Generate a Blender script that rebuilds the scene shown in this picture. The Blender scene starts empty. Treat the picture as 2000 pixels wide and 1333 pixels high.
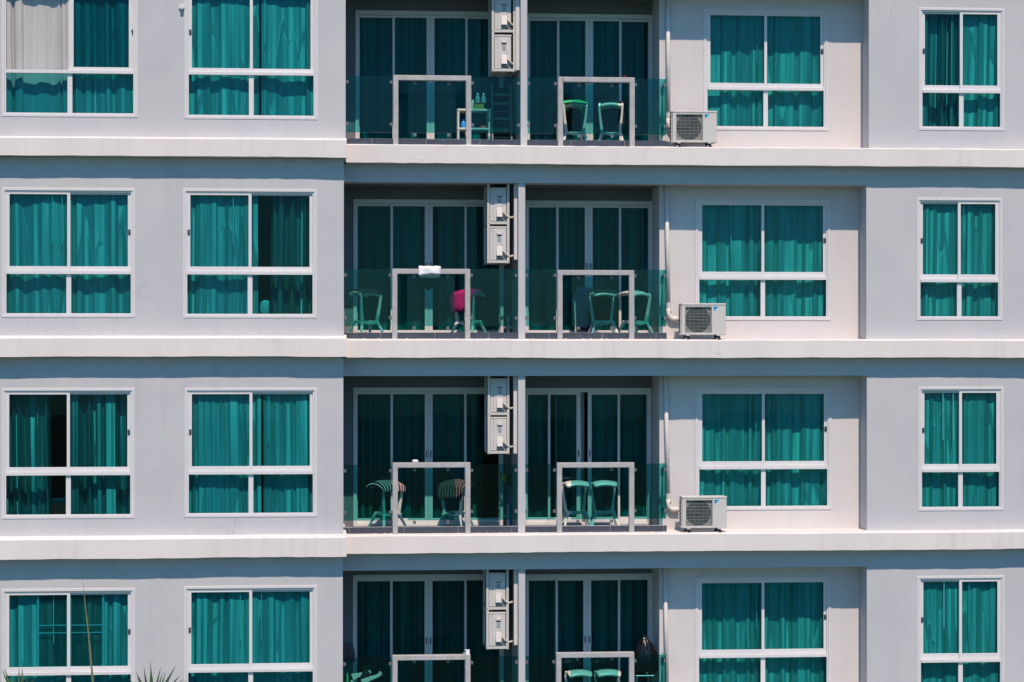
import bpy, bmesh, math, random
from mathutils import Vector
rad = math.radians
SC = bpy.context.scene
COL = SC.collection

# ------------------------------------------------------------------ camera, sky, sun, exposure
F = 4595.0            # focal length in pixels of the 2000 px wide photograph
HOR = 692.0           # horizon row
YAW = rad(4.9)
CAMY = -34.0
CAMZ = 11.4
cam = bpy.data.cameras.new("camera")
cam.sensor_width = 36.0
cam.lens = 36.0 * F / 2000.0
cam.shift_y = (HOR - 666.5) / 2000.0
cam.clip_start = 0.5
cam.clip_end = 2000.0
cam_ob = bpy.data.objects.new("camera", cam)
COL.objects.link(cam_ob)
cam_ob.location = (0, CAMY, CAMZ)
cam_ob.rotation_euler = (rad(90), 0, -YAW)
SC.camera = cam_ob

SUN_EL, SUN_AZ = rad(56.5), rad(4.0)      # azimuth measured from straight behind the camera, to the right
world = bpy.data.worlds.new("World")
SC.world = world
world.use_nodes = True
nt = world.node_tree
for n in list(nt.nodes):
    nt.nodes.remove(n)
sky = nt.nodes.new("ShaderNodeTexSky")
sky.sky_type = 'NISHITA'
sky.sun_disc = False
sky.sun_elevation = SUN_EL
sky.sun_rotation = math.pi - SUN_AZ
sky.air_density = 1.0
sky.dust_density = 0.4
sky.ozone_density = 4.0
bg = nt.nodes.new("ShaderNodeBackground")
bg.inputs[1].default_value = 0.097
wo = nt.nodes.new("ShaderNodeOutputWorld")
tint = nt.nodes.new("ShaderNodeMix")
tint.data_type = 'RGBA'; tint.blend_type = 'MULTIPLY'
tint.inputs[0].default_value = 1.0
tint.inputs[7].default_value = (0.57, 1.12, 1.42, 1)      # clear tropical sky, a little more cyan than the model's
nt.links.new(sky.outputs[0], tint.inputs[6])
nt.links.new(tint.outputs[2], bg.inputs[0])
nt.links.new(bg.outputs[0], wo.inputs[0])

sun = bpy.data.lights.new("sun", 'SUN')
sun.energy = 4.7
sun.angle = rad(0.5)
sun.color = (1.0, 0.84, 0.69)
sun_ob = bpy.data.objects.new("sun", sun)
COL.objects.link(sun_ob)
sd = Vector((math.sin(SUN_AZ) * math.cos(SUN_EL), -math.cos(SUN_AZ) * math.cos(SUN_EL), math.sin(SUN_EL)))
sun_ob.rotation_euler = sd.to_track_quat('Z', 'Y').to_euler()
sun_ob.location = (5, -30, 40)

SC.view_settings.view_transform = 'Standard'
SC.view_settings.look = 'None'
SC.view_settings.exposure = 0.0
SC.view_settings.gamma = 1.0
SC.view_settings.use_curve_mapping = False
SC.render.engine = 'CYCLES'
SC.cycles.transparent_max_bounces = 24
SC.cycles.max_bounces = 8

# ------------------------------------------------------------------ measuring: photo pixel -> point on a facade plane y = const
_c, _s = math.cos(YAW), math.sin(YAW)
def U(px, py, y):
    a = (px - 1000.0) / F
    b = (HOR - py) / F
    dx, dy = _s + a * _c, _c - a * _s
    t = (y - CAMY) / dy
    return t * dx, CAMZ + t * b
def X(px, y): return U(px, HOR, y)[0]
def Z(px, py, y): return U(px, py, y)[1]

Y_LEFT, Y_SLABL, Y_SLAB, Y_REC, Y_DOOR, Y_BACK = -0.6, -0.8, -0.2, 0.4, 1.17, 5.0

# ------------------------------------------------------------------ materials
def _mat(name):
    m = bpy.data.materials.new(name)
    m.use_nodes = True
    t = m.node_tree
    return m, t, t.nodes["Principled BSDF"]
def N(t, kind, **kw):
    n = t.nodes.new(kind)
    for k, v in kw.items():
        setattr(n, k, v)
    return n
def mat(name, col, rough=0.6, var=0.06, scale=3.0, bump=0.0, bscale=60.0, metal=0.0, stretch=(1, 1, 1), dirt=None, dirt_amt=0.0, dirt_scale=2.0, spec=0.5, tint2=None, streak=0.0, crack=0.0, sheer=0.0):
    m, t, p = _mat(name)
    p.inputs["Roughness"].default_value = rough
    p.inputs["Metallic"].default_value = metal
    p.inputs["Specular IOR Level"].default_value = spec
    tc = N(t, "ShaderNodeTexCoord")
    mp = N(t, "ShaderNodeMapping")
    mp.inputs["Scale"].default_value = stretch
    t.links.new(tc.outputs["Object"], mp.inputs["Vector"])
    nz = N(t, "ShaderNodeTexNoise")
    nz.inputs["Scale"].default_value = scale
    nz.inputs["Detail"].default_value = 6.0
    nz.inputs["Roughness"].default_value = 0.65
    t.links.new(mp.outputs[0], nz.inputs["Vector"])
    rp = N(t, "ShaderNodeValToRGB")
    c2 = tint2 or tuple(c * (1 - 2 * var) for c in col)
    rp.color_ramp.elements[0].position = 0.3
    rp.color_ramp.elements[1].position = 0.7
    rp.color_ramp.elements[0].color = (*c2, 1)
    rp.color_ramp.elements[1].color = (*[min(1, c * (1 + var * .5)) for c in col], 1)
    t.links.new(nz.outputs["Fac"], rp.inputs[0])
    out = rp.outputs[0]
    if dirt:
        n2 = N(t, "ShaderNodeTexNoise")
        n2.inputs["Scale"].default_value = dirt_scale
        n2.inputs["Detail"].default_value = 10.0
        n2.inputs["Roughness"].default_value = 0.75
        t.links.new(mp.outputs[0], n2.inputs["Vector"])
        r2 = N(t, "ShaderNodeValToRGB")
        r2.color_ramp.elements[0].position = 0.56
        r2.color_ramp.elements[0].color = (0, 0, 0, 1)
        r2.color_ramp.elements[1].position = 0.78
        r2.color_ramp.elements[1].color = (dirt_amt, dirt_amt, dirt_amt, 1)
        t.links.new(n2.outputs["Fac"], r2.inputs[0])
        mx = N(t, "ShaderNodeMix", data_type='RGBA')
        t.links.new(r2.outputs[0], mx.inputs[0])
        t.links.new(out, mx.inputs[6])
        mx.inputs[7].default_value = (*dirt, 1)
        out = mx.outputs[2]
    def layer(fac, colr):
        nonlocal out
        k = N(t, "ShaderNodeMix", data_type='RGBA')
        t.links.new(fac, k.inputs[0]); t.links.new(out, k.inputs[6])
        k.inputs[7].default_value = (*colr, 1)
        out = k.outputs[2]
    def ramp(src, lo, hi, top):
        q = N(t, "ShaderNodeMapRange")
        q.inputs["From Min"].default_value = lo; q.inputs["From Max"].default_value = hi
        q.inputs["To Min"].default_value = 0.0; q.inputs["To Max"].default_value = top
        t.links.new(src, q.inputs["Value"])
        return q.outputs["Result"]
    if streak:
        m4 = N(t, "ShaderNodeMapping"); m4.inputs["Scale"].default_value = (5.5, 5.5, .22)
        t.links.new(tc.outputs["Object"], m4.inputs["Vector"])
        n4 = N(t, "ShaderNodeTexNoise"); n4.inputs["Scale"].default_value = 1.6; n4.inputs["Detail"].default_value = 7.0
        t.links.new(m4.outputs[0], n4.inputs["Vector"])
        n5 = N(t, "ShaderNodeTexNoise"); n5.inputs["Scale"].default_value = .55; n5.inputs["Detail"].default_value = 3.0
        t.links.new(tc.outputs["Object"], n5.inputs["Vector"])
        mm = N(t, "ShaderNodeMath", operation='MULTIPLY')
        t.links.new(ramp(n4.outputs["Fac"], .50, .74, streak), mm.inputs[0])
        t.links.new(ramp(n5.outputs["Fac"], .38, .62, 1.0), mm.inputs[1])
        layer(mm.outputs[0], tuple(c * .66 for c in col))
        # faded and repainted patches
        n6 = N(t, "ShaderNodeTexNoise"); n6.inputs["Scale"].default_value = .8; n6.inputs["Detail"].default_value = 1.0
        t.links.new(mp.outputs[0], n6.inputs["Vector"])
        layer(ramp(n6.outputs["Fac"], .50, .56, .35), (min(1, col[0] * 1.05), col[1] * 1.03, col[2] * 1.0))
    if crack:
        n7 = N(t, "ShaderNodeTexNoise"); n7.inputs["Scale"].default_value = 3.0; n7.inputs["Detail"].default_value = 5.0
        t.links.new(tc.outputs["Object"], n7.inputs["Vector"])
        mv = N(t, "ShaderNodeMix", data_type='RGBA'); mv.inputs[0].default_value = .18
        t.links.new(tc.outputs["Object"], mv.inputs[6]); t.links.new(n7.outputs["Color"], mv.inputs[7])
        vo = N(t, "ShaderNodeTexVoronoi", feature='DISTANCE_TO_EDGE'); vo.inputs["Scale"].default_value = .9
        t.links.new(mv.outputs[2], vo.inputs["Vector"])
        n8 = N(t, "ShaderNodeTexNoise"); n8.inputs["Scale"].default_value = .9
        t.links.new(tc.outputs["Object"], n8.inputs["Vector"])
        mm = N(t, "ShaderNodeMath", operation='MULTIPLY')
        t.links.new(ramp(vo.outputs["Distance"], .0045, .0015, crack), mm.inputs[0])
        t.links.new(ramp(n8.outputs["Fac"], .57, .64, 1.0), mm.inputs[1])
        layer(mm.outputs[0], tuple(c * .45 for c in col))
    t.links.new(out, p.inputs["Base Color"])
    if sheer:
        # thin woven cloth: part of the light passes straight through each layer
        o = t.nodes["Material Output"]
        tr = N(t, "ShaderNodeBsdfTransparent")
        ms = N(t, "ShaderNodeMixShader"); ms.inputs[0].default_value = sheer
        t.links.new(p.outputs[0], ms.inputs[1]); t.links.new(tr.outputs[0], ms.inputs[2])
        t.links.new(ms.outputs[0], o.inputs[0])
    if bump > 0:
        n3 = N(t, "ShaderNodeTexNoise")
        n3.inputs["Scale"].default_value = bscale
        n3.inputs["Detail"].default_value = 4.0
        t.links.new(tc.outputs["Object"], n3.inputs["Vector"])
        b = N(t, "ShaderNodeBump")
        b.inputs["Strength"].default_value = bump
        b.inputs["Distance"].default_value = 0.01
        t.links.new(n3.outputs["Fac"], b.inputs["Height"])
        t.links.new(b.outputs[0], p.inputs["Normal"])
    return m

def glass(name, col, f0=0.016, rough=0.015):
    m, t, p = _mat(name)
    t.nodes.remove(p)
    o = t.nodes["Material Output"]
    tr = N(t, "ShaderNodeBsdfTransparent")
    tr.inputs[0].default_value = (*col, 1)
    gl = N(t, "ShaderNodeBsdfGlossy")
    gl.inputs["Roughness"].default_value = rough
    gl.inputs["Color"].default_value = (0.85, 1.0, 1.0, 1)
    # Schlick reflectance, the same from both sides of the sheet
    lw = N(t, "ShaderNodeLayerWeight")
    p5 = N(t, "ShaderNodeMath", operation='POWER'); p5.inputs[1].default_value = 5.0
    t.links.new(lw.outputs["Facing"], p5.inputs[0])
    fr = N(t, "ShaderNodeMath", operation='MULTIPLY_ADD')
    fr.inputs[1].default_value = 0.9; fr.inputs[2].default_value = f0
    t.links.new(p5.outputs[0], fr.inputs[0])
    # slight waviness of float glass
    tc = N(t, "ShaderNodeTexCoord")
    nz = N(t, "ShaderNodeTexNoise")
    nz.inputs["Scale"].default_value = 1.6
    t.links.new(tc.outputs["Object"], nz.inputs["Vector"])
    b = N(t, "ShaderNodeBump")
    b.inputs["Strength"].default_value = 0.05
    b.inputs["Distance"].default_value = 0.02
    t.links.new(nz.outputs["Fac"], b.inputs["Height"])
    t.links.new(b.outputs[0], gl.inputs["Normal"])
    mx = N(t, "ShaderNodeMixShader")
    t.links.new(fr.outputs[0], mx.inputs[0])
    t.links.new(tr.outputs[0], mx.inputs[1])
    t.links.new(gl.outputs[0], mx.inputs[2])
    t.links.new(mx.outputs[0], o.inputs[0])
    return m

def stripes(name, thr=0.77, light=(0.66, 0.61, 0.59), red=(0.40, 0.03, 0.05), rw=0.012):
    m, t, p = _mat(name)
    p.inputs["Roughness"].default_value = 0.9
    at = N(t, "ShaderNodeTexCoord")
    sx = N(t, "ShaderNodeSeparateXYZ")
    t.links.new(at.outputs["UV"], sx.inputs[0])
    mul = N(t, "ShaderNodeMath", operation='MULTIPLY'); mul.inputs[1].default_value = 11.0
    t.links.new(sx.outputs[0], mul.inputs[0])
    fr = N(t, "ShaderNodeMath", operation='FRACT')
    t.links.new(mul.outputs[0], fr.inputs[0])
    gt = N(t, "ShaderNodeMath", operation='GREATER_THAN'); gt.inputs[1].default_value = thr
    t.links.new(fr.outputs[0], gt.inputs[0])
    mx = N(t, "ShaderNodeMix", data_type='RGBA')
    mx.inputs[6].default_value = (0.012, 0.012, 0.014, 1)
    mx.inputs[7].default_value = (*light, 1)
    t.links.new(gt.outputs[0], mx.inputs[0])
    g2 = N(t, "ShaderNodeMath", operation='COMPARE'); g2.inputs[1].default_value = 0.77; g2.inputs[2].default_value = rw
    t.links.new(sx.outputs[0], g2.inputs[0])
    m2 = N(t, "ShaderNodeMix", data_type='RGBA')
    m2.inputs[7].default_value = (*red, 1)
    t.links.new(g2.outputs[0], m2.inputs[0])
    t.links.new(mx.outputs[2], m2.inputs[6])
    t.links.new(m2.outputs[2], p.inputs["Base Color"])
    return m

M = {}
M['wall'] = mat("wall_paint", (0.50, 0.485, 0.505), 0.85, 0.035, 1.1, 0.25, 45, dirt=(0.33, 0.33, 0.34), dirt_amt=0.40, dirt_scale=1.3, streak=.20, crack=.26)
M['recess'] = mat("recess_paint", (0.605, 0.56, 0.555), 0.85, 0.035, 1.1, 0.25, 45, dirt=(0.36, 0.34, 0.34), dirt_amt=0.40, dirt_scale=1.5, streak=.18, crack=.22)
M['niche'] = mat("shaded_niche_grey", (0.17, 0.17, 0.185), 0.85, 0.05, 1.2, 0.2, 45)  # wall grey darkened, the balcony's shade put into its colour
M['slab'] = mat("slab_paint", (0.72, 0.65, 0.63), 0.8, 0.03, 1.4, 0.3, 40, stretch=(1, 1, .35), dirt=(0.42, 0.38, 0.36), dirt_amt=0.50, dirt_scale=2.6, streak=.36, crack=.30)
M['conc'] = mat("bare_concrete", (0.44, 0.42, 0.42), 0.9, 0.10, 7, 0.5, 70, dirt=(0.24, 0.23, 0.22), dirt_amt=0.5, dirt_scale=6)
M['upvc'] = mat("white_frame_paint", (0.66, 0.635, 0.64), 0.45, 0.02, 6, dirt=(0.46, 0.43, 0.40), dirt_amt=0.35, dirt_scale=9)
M['trim'] = mat("window_surround_paint", (0.63, 0.60, 0.61), 0.6, 0.03, 8, 0.15, 60, dirt=(0.45, 0.42, 0.41), dirt_amt=0.5, dirt_scale=7)
M['tile'] = mat("charcoal_tile", (0.058, 0.062, 0.085), 0.35, 0.12, 8, dirt=(0.22, 0.22, 0.24), dirt_amt=0.35, dirt_scale=7)
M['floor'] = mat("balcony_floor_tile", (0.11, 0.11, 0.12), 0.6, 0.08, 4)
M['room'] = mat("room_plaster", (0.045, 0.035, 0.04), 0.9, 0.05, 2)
M['pane'] = glass("window_glass", (0.355, 0.757, 0.778), .010)
M['rail'] = glass("railing_glass", (0.38, 0.765, 0.745))
M['doorpane'] = glass("door_glass", (0.16, 0.60, 0.605), .009)
M['lock'] = mat("dark_lock", (0.06, 0.07, 0.10), 0.4, 0.1, 20)
M['clamp'] = mat("steel_clamp", (0.20, 0.19, 0.22), 0.4, 0.1, 20, metal=0.4)
M['curt'] = mat("curtain_cloth", (0.74, 0.705, 0.68), 0.85, 0.20, 13, metal=.42, stretch=(1, 1, .03), sheer=.10)  # vertical tone streaks put the shading of folds into the colour
M['cream'] = mat("curtain_cream", (0.88, 0.75, 0.67), 0.85, 0.20, 13, metal=.42, stretch=(1, 1, .03), sheer=.10)  # streaked like the plain cloth, fold shading put into the colour
M['greycurt'] = mat("curtain_grey", (0.50, 0.475, 0.47), 0.85, 0.12, 10, 0.2, 90, stretch=(1, 1, .04))
M['satin'] = mat("curtain_satin", (0.50, 0.48, 0.46), 0.50, 0.10, 5, metal=.7, stretch=(1, 1, .08), spec=0.9, sheer=.12)
# satin threads run downwards: the highlight is drawn out along them
for _k, _a, _r in (('satin', .95, .50), ('curt', .88, .55), ('cream', .88, .55)):
    _t = M[_k].node_tree; _p = _t.nodes["Principled BSDF"]
    _p.inputs["Anisotropic"].default_value = _a
    _p.inputs["Roughness"].default_value = _r
    _p.inputs["Anisotropic Rotation"].default_value = 0.25
    _g = N(_t, "ShaderNodeTangent"); _g.direction_type = 'RADIAL'; _g.axis = 'Z'
    _t.links.new(_g.outputs[0], _p.inputs["Tangent"])
M['wand'] = mat("wand_plastic", (0.85, 0.85, 0.83), 0.4, 0.02, 5)
M['case'] = mat("ac_casing", (0.60, 0.555, 0.525), 0.5, 0.04, 4, dirt=(0.36, 0.32, 0.27), dirt_amt=0.5, dirt_scale=5)
M['acback'] = mat("ac_grille_backing", (0.27, 0.25, 0.23), 0.7, 0.06, 6)
M['acfan'] = mat("fan_plastic", (0.062, 0.07, 0.07), 0.6, 0.1, 5)
M['wire'] = mat("grille_wire", (0.36, 0.36, 0.33), 0.5, 0.08, 9)
M['fin'] = mat("coil_fins", (0.05, 0.055, 0.075), 0.6, 0.15, 30)
M['black'] = mat("black_rubber", (0.018, 0.018, 0.022), 0.7, 0.1, 9)
M['cyan'] = mat("cyan_print", (0.0, 0.42, 0.68), 0.5, 0.02, 5)
M['navyp'] = mat("navy_print", (0.012, 0.045, 0.10), 0.5, 0.02, 5)
M['sticker'] = mat("grey_sticker", (0.33, 0.35, 0.38), 0.6, 0.2, 40)
M['rack'] = mat("rusty_rack_paint", (0.56, 0.53, 0.50), 0.6, 0.05, 6, dirt=(0.42, 0.17, 0.04), dirt_amt=1.0, dirt_scale=3.2)
M['hose'] = mat("hose_wrap", (0.58, 0.52, 0.46), 0.8, 0.12, 25, 0.5, 40)
M['pvc'] = mat("pipe_pvc", (0.66, 0.61, 0.60), 0.5, 0.05, 5, dirt=(0.42, 0.33, 0.22), dirt_amt=0.5, dirt_scale=8)
M['stool'] = mat("white_stool_plastic", (0.64, 0.62, 0.58), 0.3, 0.02, 5)
M['blackcloth'] = mat("black_cloth", (0.010, 0.010, 0.014), 0.95, 0.2, 18)
M['green'] = mat("green_cloth", (0.03, 0.42, 0.16), 0.9, 0.1, 14)
M['magenta'] = mat("magenta_towel", (0.31, 0.004, 0.105), 0.95, 0.12, 22, 0.6, 60)
M['navy'] = mat("navy_cloth", (0.007, 0.018, 0.075), 0.95, 0.2, 16)
M['towelshade'] = mat("shaded_towel_cloth", (0.02, 0.07, 0.06), 0.95, 0.15, 16)  # towel cloth with the shade behind the rail put into its colour
M['grey'] = mat("grey_cloth", (0.13, 0.12, 0.14), 0.95, 0.2, 16)
M['white'] = mat("white_towel", (0.84, 0.82, 0.85), 0.95, 0.03, 22, 0.5, 70)
M['stripe'] = stripes("striped_cloth")
M['stripe2'] = stripes("dark_striped_cloth", 0.86, (0.26, 0.24, 0.235), (0.03, 0.012, 0.014))
M['bottle'] = mat("bottle_plastic", (0.17, 0.36, 0.42), 0.15, 0.08, 12)
M['blue'] = mat("blue_plastic", (0.03, 0.28, 0.75), 0.3, 0.05, 8)
M['red'] = mat("red_plastic", (0.42, 0.04, 0.03), 0.35, 0.08, 8)
M['maroon'] = mat("maroon_card", (0.16, 0.015, 0.03), 0.6, 0.1, 8)
M['yellow'] = mat("yellow_crate", (0.30, 0.24, 0.04), 0.6, 0.35, 16)
M['ladder'] = mat("ladder_metal", (0.26, 0.31, 0.29), 0.45, 0.1, 9, metal=0.3)
M['bag'] = mat("bin_bag_film", (0.008, 0.008, 0.010), 0.22, 0.1, 9, 0.9, 14)
M['chrome'] = mat("chrome", (0.6, 0.62, 0.65), 0.15, 0.03, 9, metal=1.0)
M['straw'] = mat("broom_bristles", (0.26, 0.17, 0.05), 0.9, 0.25, 30)
M['palm'] = mat("palm_leaf", (0.06, 0.125, 0.045), 0.5, 0.25, 9)
M['spear'] = mat("palm_spear", (0.19, 0.19, 0.085), 0.5, 0.2, 9, stretch=(6, 6, 1))
M['bark'] = mat("palm_bark", (0.14, 0.11, 0.085), 0.9, 0.25, 14, 0.6, 20)
M['ground'] = mat("ground_cover", (0.05, 0.09, 0.05), 0.95, 0.2, 0.4)
M['screen'] = mat("insect_screen_mesh", (0.10, 0.11, 0.115), 0.9, 0.1, 60)
M['rust'] = mat("rust", (0.42, 0.16, 0.05), 0.9, 0.2, 30)

# ------------------------------------------------------------------ mesh helpers
class MB:
    def __init__(s):
        s.v, s.f = [], []
        s.uv = None
    def quad(s, a, b, c, d):
        i = len(s.v); s.v += [a, b, c, d]; s.f.append((i, i + 1, i + 2, i + 3)); return s
    def box(s, x0, x1, y0, y1, z0, z1):
        i = len(s.v)
        s.v += [(x0, y0, z0), (x1, y0, z0), (x1, y1, z0), (x0, y1, z0), (x0, y0, z1), (x1, y0, z1), (x1, y1, z1), (x0, y1, z1)]
        s.f += [tuple(i + k for k in q) for q in ((0, 3, 2, 1), (4, 5, 6, 7), (0, 1, 5, 4), (1, 2, 6, 5), (2, 3, 7, 6), (3, 0, 4, 7))]
        return s
    def ring(s, x0, x1, z0, z1, w, y0, y1, wb=None, wt=None, wl=None, wr=None):
        """rectangular frame as one closed solid"""
        wb = w if wb is None else wb; wt = w if wt is None else wt; wl = w if wl is None else wl; wr = w if wr is None else wr
        o = [(x0, z0), (x1, z0), (x1, z1), (x0, z1)]
        n = [(x0 + wl, z0 + wb), (x1 - wr, z0 + wb), (x1 - wr, z1 - wt), (x0 + wl, z1 - wt)]
        i = len(s.v)
        for y in (y0, y1):
            s.v += [(a, y, b) for a, b in o] + [(a, y, b) for a, b in n]
        for k in range(4):
            j = (k + 1) % 4
            s.f.append((i + k, i + j, i + 4 + j, i + 4 + k))                       # front
            s.f.append((i + 8 + j, i + 8 + k, i + 12 + k, i + 12 + j))             # back
            s.f.append((i + j, i + k, i + 8 + k, i + 8 + j))                       # outside
            s.f.append((i + 4 + k, i + 4 + j, i + 12 + j, i + 12 + k))             # inside
        return s
    def bar(s, p0, p1, w0, d0, w1=None, d1=None, up=None):
        """tapered square bar between two points"""
        w1 = w0 if w1 is None else w1; d1 = d0 if d1 is None else d1
        p0, p1 = Vector(p0), Vector(p1)
        a = (p1 - p0).normalized()
        ref = Vector(up) if up else (Vector((0, 1, 0)) if abs(a.y) < 0.9 else Vector((0, 0, 1)))
        u = a.cross(ref).normalized(); w = u.cross(a).normalized()
        i = len(s.v)
        for p, ww, dd in ((p0, w0, d0), (p1, w1, d1)):
            for su, sw in ((-1, -1), (1, -1), (1, 1), (-1, 1)):
                s.v.append(tuple(p + u * su * ww / 2 + w * sw * dd / 2))
        s.f += [tuple(i + k for k in q) for q in ((0, 1, 2, 3), (7, 6, 5, 4), (0, 4, 5, 1), (1, 5, 6, 2), (2, 6, 7, 3), (3, 7, 4, 0))]
        return s
    def tube(s, pts, r, n=10, r1=None):
        pts = [Vector(p) for p in pts]
        m = len(pts); i = len(s.v)
        for k, p in enumerate(pts):
            a = (pts[min(k + 1, m - 1)] - pts[max(k - 1, 0)]).normalized()
            ref = Vector((0, 1, 0)) if abs(a.y) < 0.9 else Vector((1, 0, 0))
            u = a.cross(ref).normalized(); w = u.cross(a).normalized()
            rr = r if r1 is None else r + (r1 - r) * k / (m - 1)
            for j in range(n):
                t = 2 * math.pi * j / n
                s.v.append(tuple(p + u * math.cos(t) * rr + w * math.sin(t) * rr))
        for k in range(m - 1):
            for j in range(n):
                s.f.append((i + k * n + j, i + k * n + (j + 1) % n, i + (k + 1) * n + (j + 1) % n, i + (k + 1) * n + j))
        s.f.append(tuple(i + j for j in reversed(range(n))))
        s.f.append(tuple(i + (m - 1) * n + j for j in range(n)))
        return s
    def lathe(s, prof, cx=0, cy=0, n=14):
        i = len(s.v); m = len(prof)
        for r, z in prof:
            for j in range(n):
                t = 2 * math.pi * j / n
                s.v.append((cx + r * math.cos(t), cy + r * math.sin(t), z))
        for k in range(m - 1):
            for j in range(n):
                s.f.append((i + k * n + j, i + k * n + (j + 1) % n, i + (k + 1) * n + (j + 1) % n, i + (k + 1) * n + j))
        s.f.append(tuple(i + j for j in reversed(range(n))))
        s.f.append(tuple(i + (m - 1) * n + j for j in range(n)))
        return s
    def disc(s, c, r, y0, y1, n=28):
        i = len(s.v)
        for y in (y0, y1):
            for j in range(n):
                t = 2 * math.pi * j / n
                s.v.append((c[0] + r * math.cos(t), y, c[1] + r * math.sin(t)))
        for j in range(n):
            s.f.append((i + j, i + n + j, i + n + (j + 1) % n, i + (j + 1) % n))
        s.f.append(tuple(i + j for j in range(n)))
        s.f.append(tuple(i + n + j for j in reversed(range(n))))
        return s
    def prism(s, poly, y0, y1):
        """polygon in x,z (counter-clockwise as seen from -y) given depth"""
        n = len(poly); i = len(s.v)
        for y in (y0, y1):
            s.v += [(a, y, b) for a, b in poly]
        s.f.append(tuple(i + j for j in range(n)))
        s.f.append(tuple(i + n + j for j in reversed(range(n))))
        for j in range(n):
            k = (j + 1) % n
            s.f.append((i + k, i + j, i + n + j, i + n + k))
        return s
    def grid(s, fn, nu, nv):
        i = len(s.v)
        for b in range(nv + 1):
            for a in range(nu + 1):
                s.v.append(tuple(fn(a / nu, b / nv)))
        for b in range(nv):
            for a in range(nu):
                q = i + b * (nu + 1) + a
                s.f.append((q, q + 1, q + nu + 2, q + nu + 1))
        return s
    def mesh(s, name, m, bevel=0.0, smooth=False, fix=True, thick=0.0):
        me = bpy.data.meshes.new(name)
        me.from_pydata(s.v, [], s.f)
        if s.uv:
            l = me.uv_layers.new(name="UVMap")
            for lo in me.loops:
                l.data[lo.index].uv = s.uv[lo.vertex_index]
        if bevel or fix:
            bm = bmesh.new(); bm.from_mesh(me)
            if bevel:
                bmesh.ops.remove_doubles(bm, verts=bm.verts, dist=1e-5)
            if not s.uv:
                bmesh.ops.recalc_face_normals(bm, faces=bm.faces)
            if bevel:
                ed = [e for e in bm.edges if len(e.link_faces) == 2 and e.calc_face_angle(0) > 0.5]
                bmesh.ops.bevel(bm, geom=ed, offset=bevel, segments=1, affect='EDGES', clamp_overlap=True)
            bm.to_mesh(me); bm.free()
        if smooth:
            me.polygons.foreach_set("use_smooth", [True] * len(me.polygons))
        me.materials.append(m)
        me.update()
        return me
def link(name, data, parent=None, loc=(0, 0, 0), rz=0.0):
    o = bpy.data.objects.new(name, data)
    COL.objects.link(o)
    o.location = loc
    o.rotation_euler = (0, 0, rz)
    if parent is not None:
        o.parent = parent
    return o
def part(name, mb, m, parent, bevel=0.0, smooth=False, loc=(0, 0, 0), thick=0.0):
    o = link(name, mb.mesh(name, m, bevel, smooth), parent, loc)
    if thick:
        md = o.modifiers.new("thickness", 'SOLIDIFY'); md.thickness = thick; md.offset = 0
    return o
def thing(name, label, cat, loc, rz=0.0, group=None, mesh=None):
    o = link(name, mesh, None, loc, rz)
    o['label'] = label; o['category'] = cat
    if group: o['group'] = group
    return o
def copy_thing(root, loc, rz, label, group):
    r = root.copy(); COL.objects.link(r); r.location = loc; r.rotation_euler = (0, 0, rz); r['label'] = label; r['group'] = group
    for ch in list(root.children):
        c = ch.copy(); COL.objects.link(c); c.parent = r
        for g in list(ch.children):
            d = g.copy(); COL.objects.link(d); d.parent = c
    return r
def smoothstep(a, b, x):
    t = max(0.0, min(1.0, (x - a) / (b - a))); return t * t * (3 - 2 * t)

ROW = ["top storey", "second storey down", "third storey down", "bottom storey"]

# ------------------------------------------------------------------ ground
g = link("ground", MB().quad((-400, -400, 0), (400, -400, 0), (400, 400, 0), (-400, 400, 0)).mesh("ground", M['ground']))
g['kind'] = 'structure'

# ------------------------------------------------------------------ the building
B = thing("apartment_building", "white and grey apartment block with teal glazed windows and recessed balconies", "building", (0, 0, 0))

# floor levels measured in the photo (slab front edges), front plane y = Y_SLAB
zb = [0] * 5; zt = [0] * 5
for k, (a, b) in {1: (322.5, 287.5), 2: (699.0, 664.5), 3: (1077.0, 1043.0)}.items():
    zb[k] = Z(1340, a, Y_SLAB); zt[k] = Z(1340, b, Y_SLAB)
zb[0] = zb[1] + 2.80; zt[0] = zt[1] + 2.80
zb[4] = zb[3] - 2.80; zt[4] = zt[3] - 2.80
lb = [0] * 5; lt = [0] * 5
for k, (a, b) in {1: (305.5, 271.0), 2: (697.0, 661.0), 3: (1090.5, 1053.0)}.items():
    lb[k] = Z(335, a, Y_SLABL); lt[k] = Z(335, b, Y_SLABL)
lb[0] = lb[1] + 2.79; lt[0] = lt[1] + 2.79
lb[4] = lb[3] - 2.79; lt[4] = lt[3] - 2.79
XA = X(-260, Y_LEFT)              # far ends of the block, beyond the frame
XB = X(2330, 0)
XL = [X(p, Y_LEFT) for p in (675, 671.5, 670.5, 669.5)]
XR = [X(p, 0) for p in (1697, 1692, 1693, 1693)]
XSL = X(677, Y_SLABL)

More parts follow.
